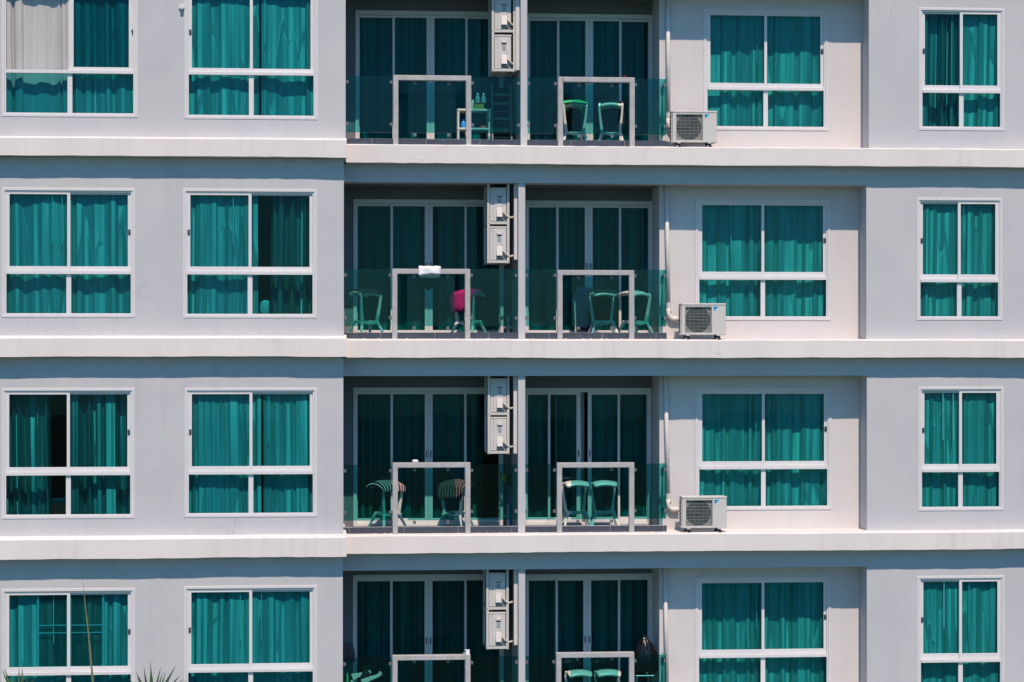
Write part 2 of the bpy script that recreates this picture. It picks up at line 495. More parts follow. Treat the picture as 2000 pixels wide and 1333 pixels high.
rnd = random.Random(4)
def slab_run(x0, x1, prof, seed, step=0.16, jit=0.0035):
    """profile (y,z) swept along x with an uneven plastered edge; point flags say which vertices wobble"""
    r = random.Random(seed)
    n = max(2, int((x1 - x0) / step)); m = MB(); k = len(prof)
    ph = [r.uniform(0, 6) for _ in range(4)]
    for i in range(n + 1):
        x = x0 + (x1 - x0) * i / n
        for (y, z, j) in prof:
            w = j * (jit * r.uniform(-1, 1) + 0.0035 * math.sin(x * 0.9 + ph[0]) + 0.002 * math.sin(x * 2.7 + ph[1]))
            m.v.append((x, y + w * 0.6, z + w))
    for i in range(n):
        for a in range(k):
            b = (a + 1) % k
            m.f.append((i * k + a, i * k + b, (i + 1) * k + b, (i + 1) * k + a))
    m.f.append(tuple(range(k))); m.f.append(tuple(n * k + a for a in reversed(range(k))))
    return m
for k in range(5):
    # left wing, whole depth, with a sloping mortar fillet against the wall
    p = [(Y_SLABL, lb[k], 1), (Y_SLABL, lt[k] - .004, .6), (Y_SLABL + .018, lt[k] + .012, 1), (Y_LEFT - .02, lt[k] + .028, .5), (Y_LEFT + .04, lt[k] + .05, 0), (Y_BACK, lt[k] + .05, 0), (Y_BACK, lb[k], 0), (Y_SLABL + .06, lb[k] + .002, 0)]
    part("floor_slab", slab_run(XA - .2, XSL, p, 10 + k), M['slab'], B)
    p = [(Y_SLAB, zb[k], 1), (Y_SLAB, zt[k] - .008, .6), (Y_SLAB + .02, zt[k] + .006, 1), (-.02, zt[k] + .016, .4), (Y_REC + .2, zt[k] + .016, 0), (Y_BACK, zt[k] + .016, 0), (Y_BACK, zb[k], 0), (Y_SLAB + .06, zb[k] + .002, 0)]
    part("floor_slab", slab_run(XSL + .004, XB + .2, p, 30 + k), M['slab'], B)

def wall_holes(x0, x1, z0, z1, y0, y1, holes, m, name="wall"):
    xs = sorted({x0, x1, *[h[0] for h in holes], *[h[1] for h in holes]})
    zs = sorted({z0, z1, *[h[2] for h in holes], *[h[3] for h in holes]})
    def solid(i, j):
        if i < 0 or j < 0 or i >= len(xs) - 1 or j >= len(zs) - 1: return False
        cx, cz = (xs[i] + xs[i + 1]) / 2, (zs[j] + zs[j + 1]) / 2
        return not any(h[0] < cx < h[1] and h[2] < cz < h[3] for h in holes)
    b = MB()
    for i in range(len(xs) - 1):
        for j in range(len(zs) - 1):
            if not solid(i, j): continue
            a, c, d, e = xs[i], xs[i + 1], zs[j], zs[j + 1]
            b.quad((a, y0, d), (c, y0, d), (c, y0, e), (a, y0, e))
            b.quad((c, y1, d), (a, y1, d), (a, y1, e), (c, y1, e))
            if not solid(i - 1, j): b.quad((a, y1, d), (a, y0, d), (a, y0, e), (a, y1, e))
            if not solid(i + 1, j): b.quad((c, y0, d), (c, y1, d), (c, y1, e), (c, y0, e))
            if not solid(i, j - 1): b.quad((a, y1, d), (c, y1, d), (c, y0, d), (a, y0, d))
            if not solid(i, j + 1): b.quad((a, y0, e), (c, y0, e), (c, y1, e), (a, y1, e))
    me = bpy.data.meshes.new(name); me.from_pydata(b.v, [], b.f)
    bm = bmesh.new(); bm.from_mesh(me); bmesh.ops.remove_doubles(bm, verts=bm.verts, dist=1e-5); bm.to_mesh(me); bm.free()
    me.materials.append(m)
    return link(name, me, B)

# ------------------------------------------------------------------ windows
# px: outer left, outer right, top, bottom, foot of upper panes, head of lower panes
WIN = {
    (0, 0): (3, 269, -25, 229, 131, 144), (0, 1): (360, 621, -21, 233.5, 134, 147.5),
    (1, 0): (3.5, 264, 367.5, 620.5, 520.5, 536), (1, 1): (357, 619, 369.5, 621.5, 521.5, 537),
    (2, 0): (3, 263, 758.5, 1013.5, 913, 929), (2, 1): (360, 619.5, 758, 1010.5, 911, 927),
    (3, 0): (3, 264, 1150, 1402, 1303, 1319), (3, 1): (359, 619.5, 1144.5, 1397, 1297, 1313),
    (0, 2): (1374, 1617, 19, 255, 163, 177), (1, 2): (1358, 1622, 389.5, 626, 531.5, 547),
    (2, 2): (1358, 1624, 758, 996.5, 901.5, 917), (3, 2): (1357.5, 1623, 1127, 1364, 1269, 1284.5),
    (0, 3): (1794, 1962, 16, 255.5, 167, 182.5), (1, 3): (1790, 1958, 387, 626, 536.5, 552),
    (2, 3): (1793, 1960, 756, 998, 907, 922.5), (3, 3): (1791, 1962, 1125, 1364, 1277, 1294),
}
WY = [Y_LEFT, Y_LEFT, Y_REC, 0.0]
WG = {}
def window(r, c):
    L, R, T, Bm, ft, fb = WIN[(r, c)]
    y = WY[c]; cx = (L + R) / 2
    x0, x1 = X(L, y), X(R, y)
    z0, z1 = Z(cx, Bm, y), Z(cx, T, y)
    zf, zl = Z(cx, ft, y), Z(cx, fb, y)
    tw, jw = 0.040, 0.022
    hole = (x0 + .012, x1 - .012, z0 + .012, z1 - .012)
    xm = (x0 + x1) / 2
    ix0, ix1, iz0, iz1 = x0 + tw, x1 - tw, z0 + tw, z1 - tw
    w = part("window", MB().ring(x0, x1, z0, z1, tw, y - .008, y + .03), M['trim'], B, bevel=.004)
    fr = MB().ring(ix0, ix1, iz0, iz1, jw, y + .006, y + .054, wb=.018)
    tz0, tz1 = zl, zl + .047
    fr.box(ix0 + jw, ix1 - jw, y - .018, y + .054, tz0, tz1)
    fr.box(xm - .034, xm + .034, y + .012, y + .053, iz0 + .018, tz0)
    part("frame", fr, M['upvc'], w, bevel=.003)
    a0, a1, st = ix0 + jw, ix1 - jw, .043
    opened = (r, c) == (0, 0)
    for side in (0, 1):
        front = (side == 0) if c != 3 else (side == 1)
        sy = y + .010 if front else y + .032
        s0, s1 = (a0, xm + st / 2) if side == 0 else (xm - st / 2, a1)
        if opened and side == 0:
            s0, s1 = xm - st / 2 + .03, a1 - .02
        sz0, sz1 = tz1 + .002, iz1 - jw - .002
        sa = MB().ring(s0, s1, sz0, sz1, st, sy, sy + .019, wb=zf - sz0, wt=.026)
        sash = part("sash", sa, M['upvc'], w, bevel=.003)
        part("pane", MB().box(s0 + st - .004, s1 - st + .004, sy + .007, sy + .012, zf - .004, sz1 - .022), M['pane'], w)
        lockside = {0: 1, 1: 0, 2: 1, 3: 0}[c]
        if side == lockside and not (opened and side == 0):
            lx = (s1 - st / 2) if side == 1 else (s0 + st / 2)
            lz = sz0 + (sz1 - sz0) * .50
            part("lock", MB().box(lx - .017, lx + .017, sy - .012, sy, lz - .035, lz + .035).box(lx - .008, lx + .014, sy - .022, sy - .012, lz - .012, lz + .016), M['lock'], w)
    for q0, q1 in ((a0, xm - .034), (xm + .034, a1)):
        part("pane", MB().box(q0 - .004, q1 + .004, y + .030, y + .036, iz0 + .014, tz0 + .004), M['pane'], w)
    WG[(r, c)] = (x0, x1, z0, z1, xm, y, hole, zf, zl)
    return w
WOB = {}
for key in WIN:
    WOB[key] = window(*key)

# right-hand windows at x about 1490: the recess starts at x = 1288 in the photo
XREC = X(1288, Y_REC)
for r in range(4):
    h0, h1 = WG[(r, 0)][6], WG[(r, 1)][6]
    wall_holes(XA, XL[r], lt[r + 1] + .02, lb[r] - .003, Y_LEFT, Y_LEFT + .055, [h0, h1], M['wall'])
    part("wall", MB().box(XL[r] - .15, XL[r], Y_LEFT + .055, Y_DOOR + .15, lt[r + 1] + .06, lb[r] - .003), M['wall'], B)
    wall_holes(XR[r], XB, zt[r + 1] + .004, zb[r] + .001, 0.0, .055, [WG[(r, 3)][6]], M['wall'])
    part("wall", MB().box(XR[r], XR[r] + .15, .055, Y_REC + .055, zt[r + 1] + .004, zb[r] + .001), M['wall'], B)
    # fascia beam and soffit over the recess
    fz = Z(1200, [-19, 359, 734.5, 1111][r], 0)
    part("beam", MB().box(XL[r], XR[r] - .001, 0.0, Y_REC, fz, zb[r] + .001), M['wall'], B)
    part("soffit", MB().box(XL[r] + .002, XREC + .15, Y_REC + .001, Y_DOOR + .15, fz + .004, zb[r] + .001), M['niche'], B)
    wall_holes(XREC, XR[r] - .002, zt[r + 1] + .012, zb[r] - .002, Y_REC + .003, Y_REC + .055, [WG[(r, 2)][6]], M['recess'])
    part("wall", MB().box(XREC, XREC + .15, Y_REC + .055, Y_DOOR, zt[r + 1] + .012, fz + .003), M['recess'], B)
    WG[('fz', r)] = fz
# lower storeys, ends, back wall, roof: out of the frame but they keep the rooms dark
zlow = lb[4]
part("wall", MB().box(XA, XL[3], Y_LEFT, Y_LEFT + .15, 0, zlow + .01), M['wall'], B)
part("wall", MB().box(XL[3] + .001, XB, 0, .15, 0, zb[4] + .01), M['wall'], B)
part("wall", MB().box(XA - .15, XA, Y_LEFT, Y_BACK, 0, lt[0]), M['wall'], B)
part("wall", MB().box(XB, XB + .15, 0, Y_BACK, 0, zt[0]), M['wall'], B)
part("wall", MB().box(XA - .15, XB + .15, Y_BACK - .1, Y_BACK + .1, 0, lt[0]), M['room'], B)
for r in range(4):
    for px in (310, 1660):
        xx = X(px, 0)
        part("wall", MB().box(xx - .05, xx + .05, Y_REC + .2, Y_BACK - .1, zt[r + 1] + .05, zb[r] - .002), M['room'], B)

# ------------------------------------------------------------------ balconies
DOOR = {  # px: left, right, head, centre, half stiles, slide of left leaf (px)
    (0, 0): (694, 984, 22, 841), (0, 1): (1027, 1275, 28, 1151),
    (1, 0): (690, 984, 390, 837.5), (1, 1): (1025, 1275, 392.5, 1150),
    (2, 0): (690, 983, 757, 837.5), (2, 1): (1023, 1272, 758, 1148),
    (3, 0): (689, 984, 1122, 837), (3, 1): (1025, 1274, 1121, 1147),
}
FLOOR = [zt[r + 1] + .03 for r in range(4)]
DG = {}
def sliding_door(r, c):
    L, R, T, C = DOOR[(r, c)]
    y = Y_DOOR
    x0, x1, xc = X(L, y), X(R, y), X(C, y)
    z0, z1 = FLOOR[r] + .005, Z(C, T, y)
    jw = .055
    d = part("sliding_door", MB().ring(x0, x1, z0, z1, jw, y - .02, y + .08, wb=.04, wt=.065), M['upvc'], B, bevel=.004)
    a0, a1 = x0 + jw, x1 - jw
    xq0, xq1 = (x0 + xc) / 2 + .01, (x1 + xc) / 2 - .01
    sl = -.11 if (r, c) == (2, 1) else 0.0
    st = .037
    leaves = [(a0, xq0 + st / 2, y + .04, st * .3, st), (xq0 - st / 2 + sl, xc - .001 + sl, y + .006, st, .058),
              (xc + .001, xq1 + st / 2, y + .006, .058, st), (xq1 - st / 2, a1, y + .04, st, st * .3)]
    for (s0, s1, sy, wl, wr) in leaves:
        part("door_leaf", MB().ring(s0, s1, z0 + .042, z1 - .067, st, sy, sy + .030, wb=.075, wt=.035, wl=wl, wr=wr), M['upvc'], d, bevel=.003)
        part("pane", MB().box(s0 + wl - .003, s1 - wr + .003, sy + .014, sy + .020, z0 + .112, z1 - .098), M['doorpane'], d)
    for sx in (-.03 + sl, .03):
        hz = z0 + 1.08
        part("handle", MB().box(xc + sx - .008, xc + sx + .008, y - .012, y + .006, hz - .05, hz + .05), M['lock'], d)
    DG[(r, c)] = (x0, x1, z0, z1, xc, y)
    return (x0 + .01, x1 - .01, z0 + .01, z1 - .01)

COLX = [(1017, 1030), (1012.5, 1026), (1012, 1026), (1013, 1026)]
PORT = {  # px of the concrete frames: outer left, outer right, top
    (0, 0): (768, 920.5, 147.5), (0, 1): (1090, 1240, 151), (1, 0): (766, 918.5, 525.5), (1, 1): (1089, 1239, 528),
    (2, 0): (767, 919, 904), (2, 1): (1088, 1239, 904), (3, 0): (766.5, 919, 1280), (3, 1): (1086.5, 1239, 1275),
}
CURB_H = .10
for r in range(4):
    fz, fl, sb = WG[('fz', r)], FLOOR[r], zt[r + 1]
    xc0, xc1 = X(COLX[r][0], 0), X(COLX[r][1], 0)
    xl = XL[r]
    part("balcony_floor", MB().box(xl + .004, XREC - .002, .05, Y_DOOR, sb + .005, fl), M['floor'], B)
    part("wall", MB().box(xc0, xc1, 0.012, Y_DOOR - .004, fl - .012, fz + .002), M['wall'], B, bevel=.004)
    holes = [sliding_door(r, 0), sliding_door(r, 1)]
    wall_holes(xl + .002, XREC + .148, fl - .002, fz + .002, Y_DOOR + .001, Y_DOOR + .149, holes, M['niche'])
    # kerb with charcoal tiles
    rr = random.Random(50 + r)
    ky0, ky1 = .012, .10
    xend = X(1302.5, 0.0)
    for bi, (k0, k1) in enumerate(((xl + .003, xc0 - .004), (xc1 + .004, xend))):
        kb = part("kerb", MB().box(k0, k1, ky0 + .010, ky1, sb + .008, sb + CURB_H + .008), M['conc'], B)
        x = k0 - rr.uniform(.1, .7)
        while x < k1:
            t0, t1 = max(x + .003, k0), min(x + .78, k1)
            if t1 - t0 > .03:
                part("tile", MB().box(t0, t1, ky0 - rr.uniform(0, .003), ky0 + .0095, sb + .010, sb + CURB_H + .006 + rr.uniform(-.002, .002)), M['tile'], kb, bevel=.0025)
            x += .783
        # white plaster crumbs along the foot of the kerb
        cr = MB()
        for _ in range(16):
            cx = rr.uniform(k0, k1); s = rr.uniform(.006, .016)
            cr.bar((cx - s, -.012, sb + .012), (cx + s * rr.uniform(.4, 1.5), -.006, sb + .014 + s * rr.uniform(0, .7)), .014, .014, .004, .008)
        co = part("plaster_crumbs", cr, M['slab'], kb); co['kind'] = 'stuff'
    # railing: concrete portal, glass sheets, clamps
    gy = .075
    ztop, zbot = Z(1000, [151.5, 526.5, 907, 1282][r], gy), sb + CURB_H + .10
    spans = []
    for c in (0, 1):
        L, R, T = PORT[(r, c)]
        py0, py1 = -.045, .055
        x0, x1, z1 = X(L, py0), X(R, py0), Z((L + R) / 2, T, py0)
        bw = .0745
        m = MB()
        m.prism([(x0, sb + .013), (x0 + bw, sb + .013), (x0 + bw, z1 - bw), (x1 - bw, z1 - bw), (x1 - bw, sb + .013), (x1, sb + .013), (x1, z1), (x0, z1)], py0, py1)
        rail = part("balcony_railing", m, M['conc'], B, bevel=.006)
        PORT[('g', r, c)] = (x0, x1, z1, py0, py1)
        e0, e1 = (xl + .02, xc0 - .012) if c == 0 else (xc1 + .012, X(1301, gy))
        gl = [(e0, x0 - .012, ztop), (x0 + bw + .145, x1 - bw - .145, z1 - bw - .02), (x1 + .012, e1, ztop)]
        for (g0, g1, gt) in gl:
            part("glass_panel", MB().box(g0, g1, gy, gy + .010, zbot, gt), M['rail'], rail)
        for (g0, g1, gt), mid in zip(gl, (0, 1, 0)):
            if mid:
                cl = [(g0 + .10, zbot - .03), (g1 - .10, zbot - .03), (g0 + .10, gt - .01), (g1 - .10, gt - .01)]
            else:
                cl = [(g0 + .012, zbot + .12), (g1 - .012, zbot + .12), (g0 + .012, gt - .09), (g1 - .012, gt - .09)]
            for (qx, qz) in cl:
                part("clamp", MB().box(qx - .022, qx + .022, gy - .014, gy + .028, qz - .022, qz + .022), M['clamp'], rail, bevel=.003)
        if c == 1:   # glass return at the open end
            part("glass_panel", MB().box(e1 - .010, e1, gy + .012, Y_REC - .01, zbot, ztop), M['rail'], rail)
            for qz in (zbot + .12, ztop - .09):
                part("clamp", MB().box(e1 - .03, e1 + .01, Y_REC - .06, Y_REC - .012, qz - .022, qz + .022), M['clamp'], rail, bevel=.003)
    if r == 0:
        x0, x1, z1, p0, p1 = PORT[('g', 0, 1)]
        part("rust_stain", MB().box(x0 + .066, x0 + .082, p0 - .0015, p0 + .01, z1 - .073, z1 - .006), M['rust'], B)
    # cover of the refrigerant pipes beside the partition
    dx0, dx1 = X([1007, 1004, 1003, 1003.7][r], .12), X([1015.5, 1012, 1011.5, 1012.3][r], .12)
    dz = Z(1008, [138, 508, 887, 1261][r], .12)
    part("pipe_cover", MB().box(dx0, dx1, .12, .20, dz, fz - .001), M['pvc'], B, bevel=.006)
    # drain pipe with elbow by the recessed window
    pt, pb = [(1304.5, 1305.5), (1301.5, 1306), (1299.5, 1305.5), (1298.5, 1303)][r]
    yy = Y_REC - .045
    xt, xb = X(pt, yy), X(pb, yy)
    zel = sb + .42
    dp = part("drain_pipe", MB().tube([(xt, yy, fz + .02), (xb, yy, zel)], .031, 14), M['pvc'], B, smooth=False)
    for f_ in dp.data.polygons: f_.use_smooth = len(f_.vertices) == 4
    el = [(xb, yy, zel + .05), (xb + .002, yy, zel - .03)]
    for i in range(7):
        a = rad(90 * i / 6)
        el.append((xb + .002 + .075 * (1 - math.cos(a)), yy, zel - .03 - .075 * math.sin(a)))
    el.append((xb + .16, yy, zel - .107))
    e_ = part("elbow", MB().tube(el, .037, 14), M['pvc'], dp, smooth=True)
    part("collar", MB().tube([(xb, yy, zel + .05), (xb, yy, zel + .13)], .0355, 14), M['pvc'], dp)
# small stub in the wall beside the second window of the top storey
x_, z_ = U(355, 14, Y_LEFT)
part("wall_fitting", MB().disc((x_, z_), .038, Y_LEFT - .03, Y_LEFT + .02, 16).disc((x_ + .008, z_ - .014), .024, Y_LEFT - .07, Y_LEFT - .03, 12), M['trim'], B)

# insect screens behind the far left window of the bottom storey
x0, x1, z0, z1, xm, y, hole, zf, zl = WG[(3, 0)]
sc0, sc1 = X(71, y), X(203, y)
for q0, q1 in ((sc0, xm - .002), (xm + .002, sc1)):
    s = MB().ring(q0, q1, zf - .03, z1 - .07, .032, y + .056, y + .066)
    zz = Z(130, 1222, y)
    s.box(q0 + .03, q1 - .03, y + .056, y + .066, zz - .012, zz + .004)
    s.box(q0 + .03, q1 - .03, y + .056, y + .066, zz - .118, zz - .102)
    so = part("insect_screen", s, M['upvc'], WOB[(3, 0)])
    # woven mesh as thin real wires
    w = MB()
    n = int((q1 - q0) / .012)
    for i in range(n):
        xx = q0 + .03 + (q1 - q0 - .06) * (i + .5) / n
        w.box(xx - .0033, xx + .0033, y + .067, y + .069, zf, z1 - .1)
    wm = part("screen_mesh", w, M['screen'], WOB[(3, 0)]); wm['kind'] = 'stuff'

# ------------------------------------------------------------------ curtains: each one a thing
def curtain(label, x0, x1, z0, z1, y, seed, amp=.024, period=.125, kind='curt', x0b=None, x1b=None, wands=(), tilt=.055, group="curtains behind the windows"):
    r = random.Random(seed)
    x0b = x0 if x0b is None else x0b; x1b = x1 if x1b is None else x1b
    cx = (x0 + x1) / 2
    wid = max(x1 - x0, .05)
    if kind != 'satin': period *= .84
    # the cloth falls in facets: broad ones that face out and steep flanks between them, all of different width
    A = (amp * 1.6 if kind == 'satin' else .014 + amp * .95)
    xs_, ys_ = [0.0], [r.uniform(-A, A)]
    sgn = r.choice((-1, 1)); q = 0
    while xs_[-1] < wid:
        satin = kind == 'satin'
        if satin:
            w = r.uniform(.25, .70) * period; sl = r.uniform(2.2, 4.2)
            if r.random() < .38: w = r.uniform(.12, .2) * period; sl = r.uniform(.0, .3)
        elif r.random() < .50:
            w = r.uniform(.25, .75) * period; sl = r.uniform(.0, .45)
        else:
            w = r.uniform(.20, .48) * period; sl = r.uniform(1.1, 3.0)
        y_ = ys_[-1] + sgn * sl * w
        if abs(y_) > A:
            sgn = -math.copysign(1, y_); y_ = ys_[-1] + sgn * sl * w
        y_ = max(-A, min(A, y_))
        xs_.append(xs_[-1] + w); ys_.append(y_)
        if r.random() < .75: sgn = -sgn
        q += 1
    sc_ = wid / xs_[-1]
    nf = len(xs_) - 1
    drift = [0] + [r.uniform(-1, 1) for _ in range(nf - 1)] + [0]
    tl = r.uniform(-.03, .03); hi = r.uniform(0, 6)
    lean = [r.uniform(.55, 1.1) for _ in range(nf + 1)]
    us = []
    for k in range(nf):
        us += [(k, f) for f in (0.0, .12, .5, .88)]
    us.append((nf - 1, 1.0))
    nv = 8
    m = MB()
    for b in range(nv + 1):
        v = b / nv
        amk = .62 + .38 * (1 - v)
        def pt(k):
            u = xs_[k] * sc_ / wid
            u += (drift[k] * .012 / wid + tl * math.sin(math.pi * u)) * (1 - v) ** 1.5
            x_ = (x0b + (x1b - x0b) * u) * (1 - v) + (x0 + (x1 - x0) * u) * v
            return x_ - cx, ys_[k] * (amk if lean[k] > .75 else amk * (.75 + .25 * v)) + .006 * math.sin(u * 6 + hi + v * 2)
        P_ = [pt(k) for k in range(nf + 1)]
        for k, f in us:
            m.v.append((P_[k][0] * (1 - f) + P_[k + 1][0] * f, P_[k][1] * (1 - f) + P_[k + 1][1] * f + A + .008 + tilt * (1 - v), (z1 - z0) * v))
    n_ = len(us)
    for b in range(nv):
        for a in range(n_ - 1):
            m.f.append((b * n_ + a, b * n_ + a + 1, (b + 1) * n_ + a + 1, (b + 1) * n_ + a))
    me = m.mesh("curtain", M[kind], smooth=True)
    o = thing("curtain", label, "curtain", (cx, y, z0), 0, group, me)
    for (wx, ln) in wands:
        link("wand", MB().box(-.005, .005, -.006, .006, -ln, 0).mesh("wand", M['wand']), o, (wx - cx, -.004, (z1 - z0) - .08))
    return o
CN = ["far left window", "window left of the balconies", "wide window right of the drain pipe", "narrow far right window"]
# per window: (left end px top, bottom) style list; default: two drawn curtains meeting at the middle
STY = {
    (0, 0): dict(l=('pale grey uncovered', .045, .115, 'greycurt'), r=('plain', .018, .11, 'curt')),
    (0, 1): dict(l=('plain', .015, .12, 'curt'), r=('plain', .02, .14, 'curt'), split=508, gap=4, wr=[517]),
    (1, 0): dict(l=('plain', .022, .17, 'curt'), r=('plain', .020, .15, 'curt'), wl=[104, 123]),
    (1, 1): dict(l=('softly gathered', .020, .11, 'curt'), r=('satin, tightly folded', .055, .070, 'satin'), split=517, gap=27, lspl=6, wl=[456]),
    (2, 0): dict(l=('satin, tightly folded', .058, .080, 'satin'), r=('satin, loosely bunched', .055, .100, 'satin'), split=112, gap=34),
    (2, 1): dict(l=('plain', .014, .10, 'curt'), r=('plain', .020, .11, 'curt'), split=512, gap=4, wr=[525]),
    (3, 0): dict(l=('plain', .022, .14, 'curt'), r=('plain', .014, .10, 'curt'), wl=[106]),
    (3, 1): dict(l=('plain', .018, .11, 'curt'), r=('plain', .016, .13, 'curt'), split=500, gap=0, wl=[470], wr=[511]),
    (0, 2): dict(l=('plain', .020, .12, 'curt'), r=('plain', .020, .13, 'curt'), wl=[1476]),
    (1, 2): dict(l=('partly satin', .022, .11, 'curt'), r=('plain', .020, .14, 'curt'), split=1487, wl=[1425]),
    (2, 2): dict(l=('plain', .022, .13, 'curt'), r=('plain', .020, .12, 'curt'), wl=[1474]),
    (3, 2): dict(l=('plain', .022, .12, 'curt'), r=('plain', .018, .11, 'curt'), wl=[1475]),
    (0, 3): dict(l=('satin, tightly folded', .050, .070, 'satin'), r=('plain', .016, .12, 'curt')),
    (1, 3): dict(l=('plain', .018, .13, 'curt'), r=('plain', .018, .13, 'curt'), wr=[1879]),
    (2, 3): dict(l=('plain', .018, .11, 'curt'), r=('plain', .016, .12, 'curt'), wl=[1838, 1858]),
    (3, 3): dict(l=('plain', .020, .11, 'curt'), r=('plain', .014, .12, 'curt'), wl=[1840], wr=[1889]),
}
for (r, c), S in STY.items():
    x0, x1, z0, z1, xm, y, hole, zf, zl = WG[(r, c)]
    yc = y + (.075 if (r, c) == (3, 0) else .052)
    sp = X(S['split'], y) if 'split' in S else xm
    gp = S.get('gap', 0) * .00745 / 2
    for sd_, nm in (('l', 'left'), ('r', 'right')):
        a, am, pe, kd = S[sd_]
        if c >= 2 and kd == 'curt': kd = 'cream'
        e0, e1 = (x0 - .05, sp - gp) if sd_ == 'l' else (sp + gp, x1 + .05)
        off = 0 if sd_ == 'l' else .006
        if gp == 0: e0, e1 = (e0, e1 + .03) if sd_ == 'l' else (e0 - .02, e1)
        extra = {}
        if (r, c) == (1, 1): extra = dict(x1b=e1 + .01) if sd_ == 'l' else dict(x0b=e0 - .05)
        if (r, c) == (2, 0): extra = dict(x1b=e1 + .03) if sd_ == 'l' else {}
        curtain(f"{a} {nm} curtain in the {CN[c]}, {ROW[r]}", e0, e1, z0 - .25, z1 + .05, yc + off, 1000 + r * 40 + c * 8 + (sd_ == 'r'), am, pe, kd,
                wands=[(X(p, y + .15), .75) for p in S.get('w' + sd_, [])], **extra)
        if (r, c) == (1, 2) and sd_ == 'l':   # satin lining turned forward over the inner half
            curtain("dark satin curtain hanging between the two plain ones, wide window, second storey down", X(1441, y), X(1489, y), z0 - .25, z1 + .05, yc - .002, 77, .045, .07, 'satin')
for (r, c) in DOOR:
    x0, x1, z0, z1, xc, y = DG[(r, c)]
    bal = "left" if c == 0 else "right"
    gp = {(1, 0): (.06, .16), (2, 1): (.05, .05), (2, 0): (.05, .02)}.get((r, c), (.0, .0))
    lend, rend = x0 - .03, x1 + .03
    if (r, c) == (2, 0): rend = X(945, y)
    curtain(f"drawn left curtain behind the {bal} balcony's glass doors, {ROW[r]}", lend, xc - gp[0] + .01, z0 + .03, z1 + .06, y + .078, 300 + r * 9 + c, .034, .13, tilt=0.0, group="curtains behind the balcony doors", wands=[(xc - .35, .8)])
    curtain(f"drawn right curtain behind the {bal} balcony's glass doors, {ROW[r]}", xc + gp[1] - .01, rend, z0 + .03, z1 + .06, y + .082, 400 + r * 9 + c, .034, .14, tilt=0.0, group="curtains behind the balcony doors")

# ------------------------------------------------------------------ large outdoor units on the ledge
def big_ac(first_label, loc):
    w, h, d = .652, .455, .26
    z0 = .062
    t = thing("air_conditioner", first_label, "air conditioner", loc, 0, "outdoor units on the ledge")
    # casing with an opening for the fan
    x0, x1 = -w / 2, w / 2
    gx0, gx1, gz0, gz1 = x0 + .052, x0 + .445, z0 + .032, z0 + h - .045
    cs = MB()
    cs.prism([(x0, z0), (x1, z0), (x1 + .006, z0 + .02), (x1 + .006, z0 + h * .7), (x1, z0 + h - .02), (x1, z0 + h), (x0, z0 + h)], .035, d)
    part("casing", cs, M['case'], t, bevel=.006)
    fr = MB()
    fr.ring(x0, x1, z0, z0 + h - .022, .02, 0, .034, wl=gx0 - x0, wr=x1 - gx1, wb=gz0 - z0, wt=z0 + h - .022 - gz1)
    part("front_panel", fr, M['case'], t, bevel=.005)
    part("lid", MB().box(x0 - .004, x1 + .004, -.006, d + .004, z0 + h - .021, z0 + h + .006), M['case'], t, bevel=.005)
    part("grille_backing", MB().box(gx0, gx1, .0335, .036, gz0, gz1), M['acback'], t)
    cx, cz = (gx0 + gx1) / 2 - .006, (gz0 + gz1) / 2
    fan = MB().disc((cx, cz), .186, .0325, .0334, 36)
    fo = part("fan", fan, M['acfan'], t)
    bl = MB().disc((cx, cz), .045, .022, .032, 16)
    for k in range(3):
        a = k * 2.094 + .4
        ca, sa = math.cos(a), math.sin(a); cb, sb_ = math.cos(a + .75), math.sin(a + .75)
        bl.quad((cx + .04 * ca, .0315, cz + .04 * sa), (cx + .16 * ca, .0315, cz + .16 * sa), (cx + .16 * cb, .024, cz + .16 * sb_), (cx + .04 * cb, .027, cz + .04 * sb_))
    link("fan_blade", bl.mesh("fan_blade", M['acfan']), fo)
    gr = MB()
    for k in range(1, 8):
        zz = gz0 + (gz1 - gz0) * k / 8
        gr.box(gx0, gx1, .004, .008, zz - .0016, zz + .0016)
    for k in range(1, 6):
        xx = gx0 + (gx1 - gx0) * k / 6
        gr.box(xx - .0008, xx + .0008, .0085, .011, gz0, gz1)
    gr.ring(gx0, gx1, gz0, gz1, .006, .002, .012)
    part("grille", gr, M['wire'], t)
    fi = MB()
    fi.box(x0 - .004, x0 - .001, .05, d - .02, z0 + .02, z0 + h - .05)
    part("coil", fi, M['fin'], t)
    sl = MB()
    for k in range(8):
        zz = z0 + .03 + k * .052
        sl.box(x0 - .014, x0 - .004, .045, d - .015, zz - .006, zz + .006)
    sl.box(x0 - .013, x0 - .002, .036, .048, z0, z0 + h - .03)
    part("side_guard", sl, M['case'], t)
    lx, lz = gx1 + .030, gz1 + .006
    part("logo", MB().prism([(lx, lz - .078), (lx + .074, lz), (lx, lz)], -.0015, .001), M['cyan'], t)
    part("logo", MB().prism([(lx, lz - .047), (lx + .034, lz - .010), (lx, lz - .010)], -.003, -.0016), M['navyp'], t)
    part("screws", MB().box(-.14, -.133, -.002, 0, z0 + .008, z0 + .015).box(.16, .167, -.002, 0, z0 + .006, z0 + .013).box(-.08, -.073, -.007, -.005, z0 + h - .01, z0 + h - .004), M['acfan'], t)
    for fx in (x0 + .09, x1 - .11):
        part("foot", MB().box(fx - .035, fx + .035, -.03, d + .02, .0, .016).box(fx - .022, fx + .028, .01, d - .01, .016, z0 + .002), M['black'], t, bevel=.003)
        part("foot_bracket", MB().box(fx - .022, fx + .026, -.012, .012, z0 - .014, z0 - .001).box(fx - .04, fx - .018, -.034, -.018, .001, .014), M['case'], t)
    return t
ac_px = [(1357, 285), (1374.5, 661), (1376, 1041)]
ay = -.125
first = None
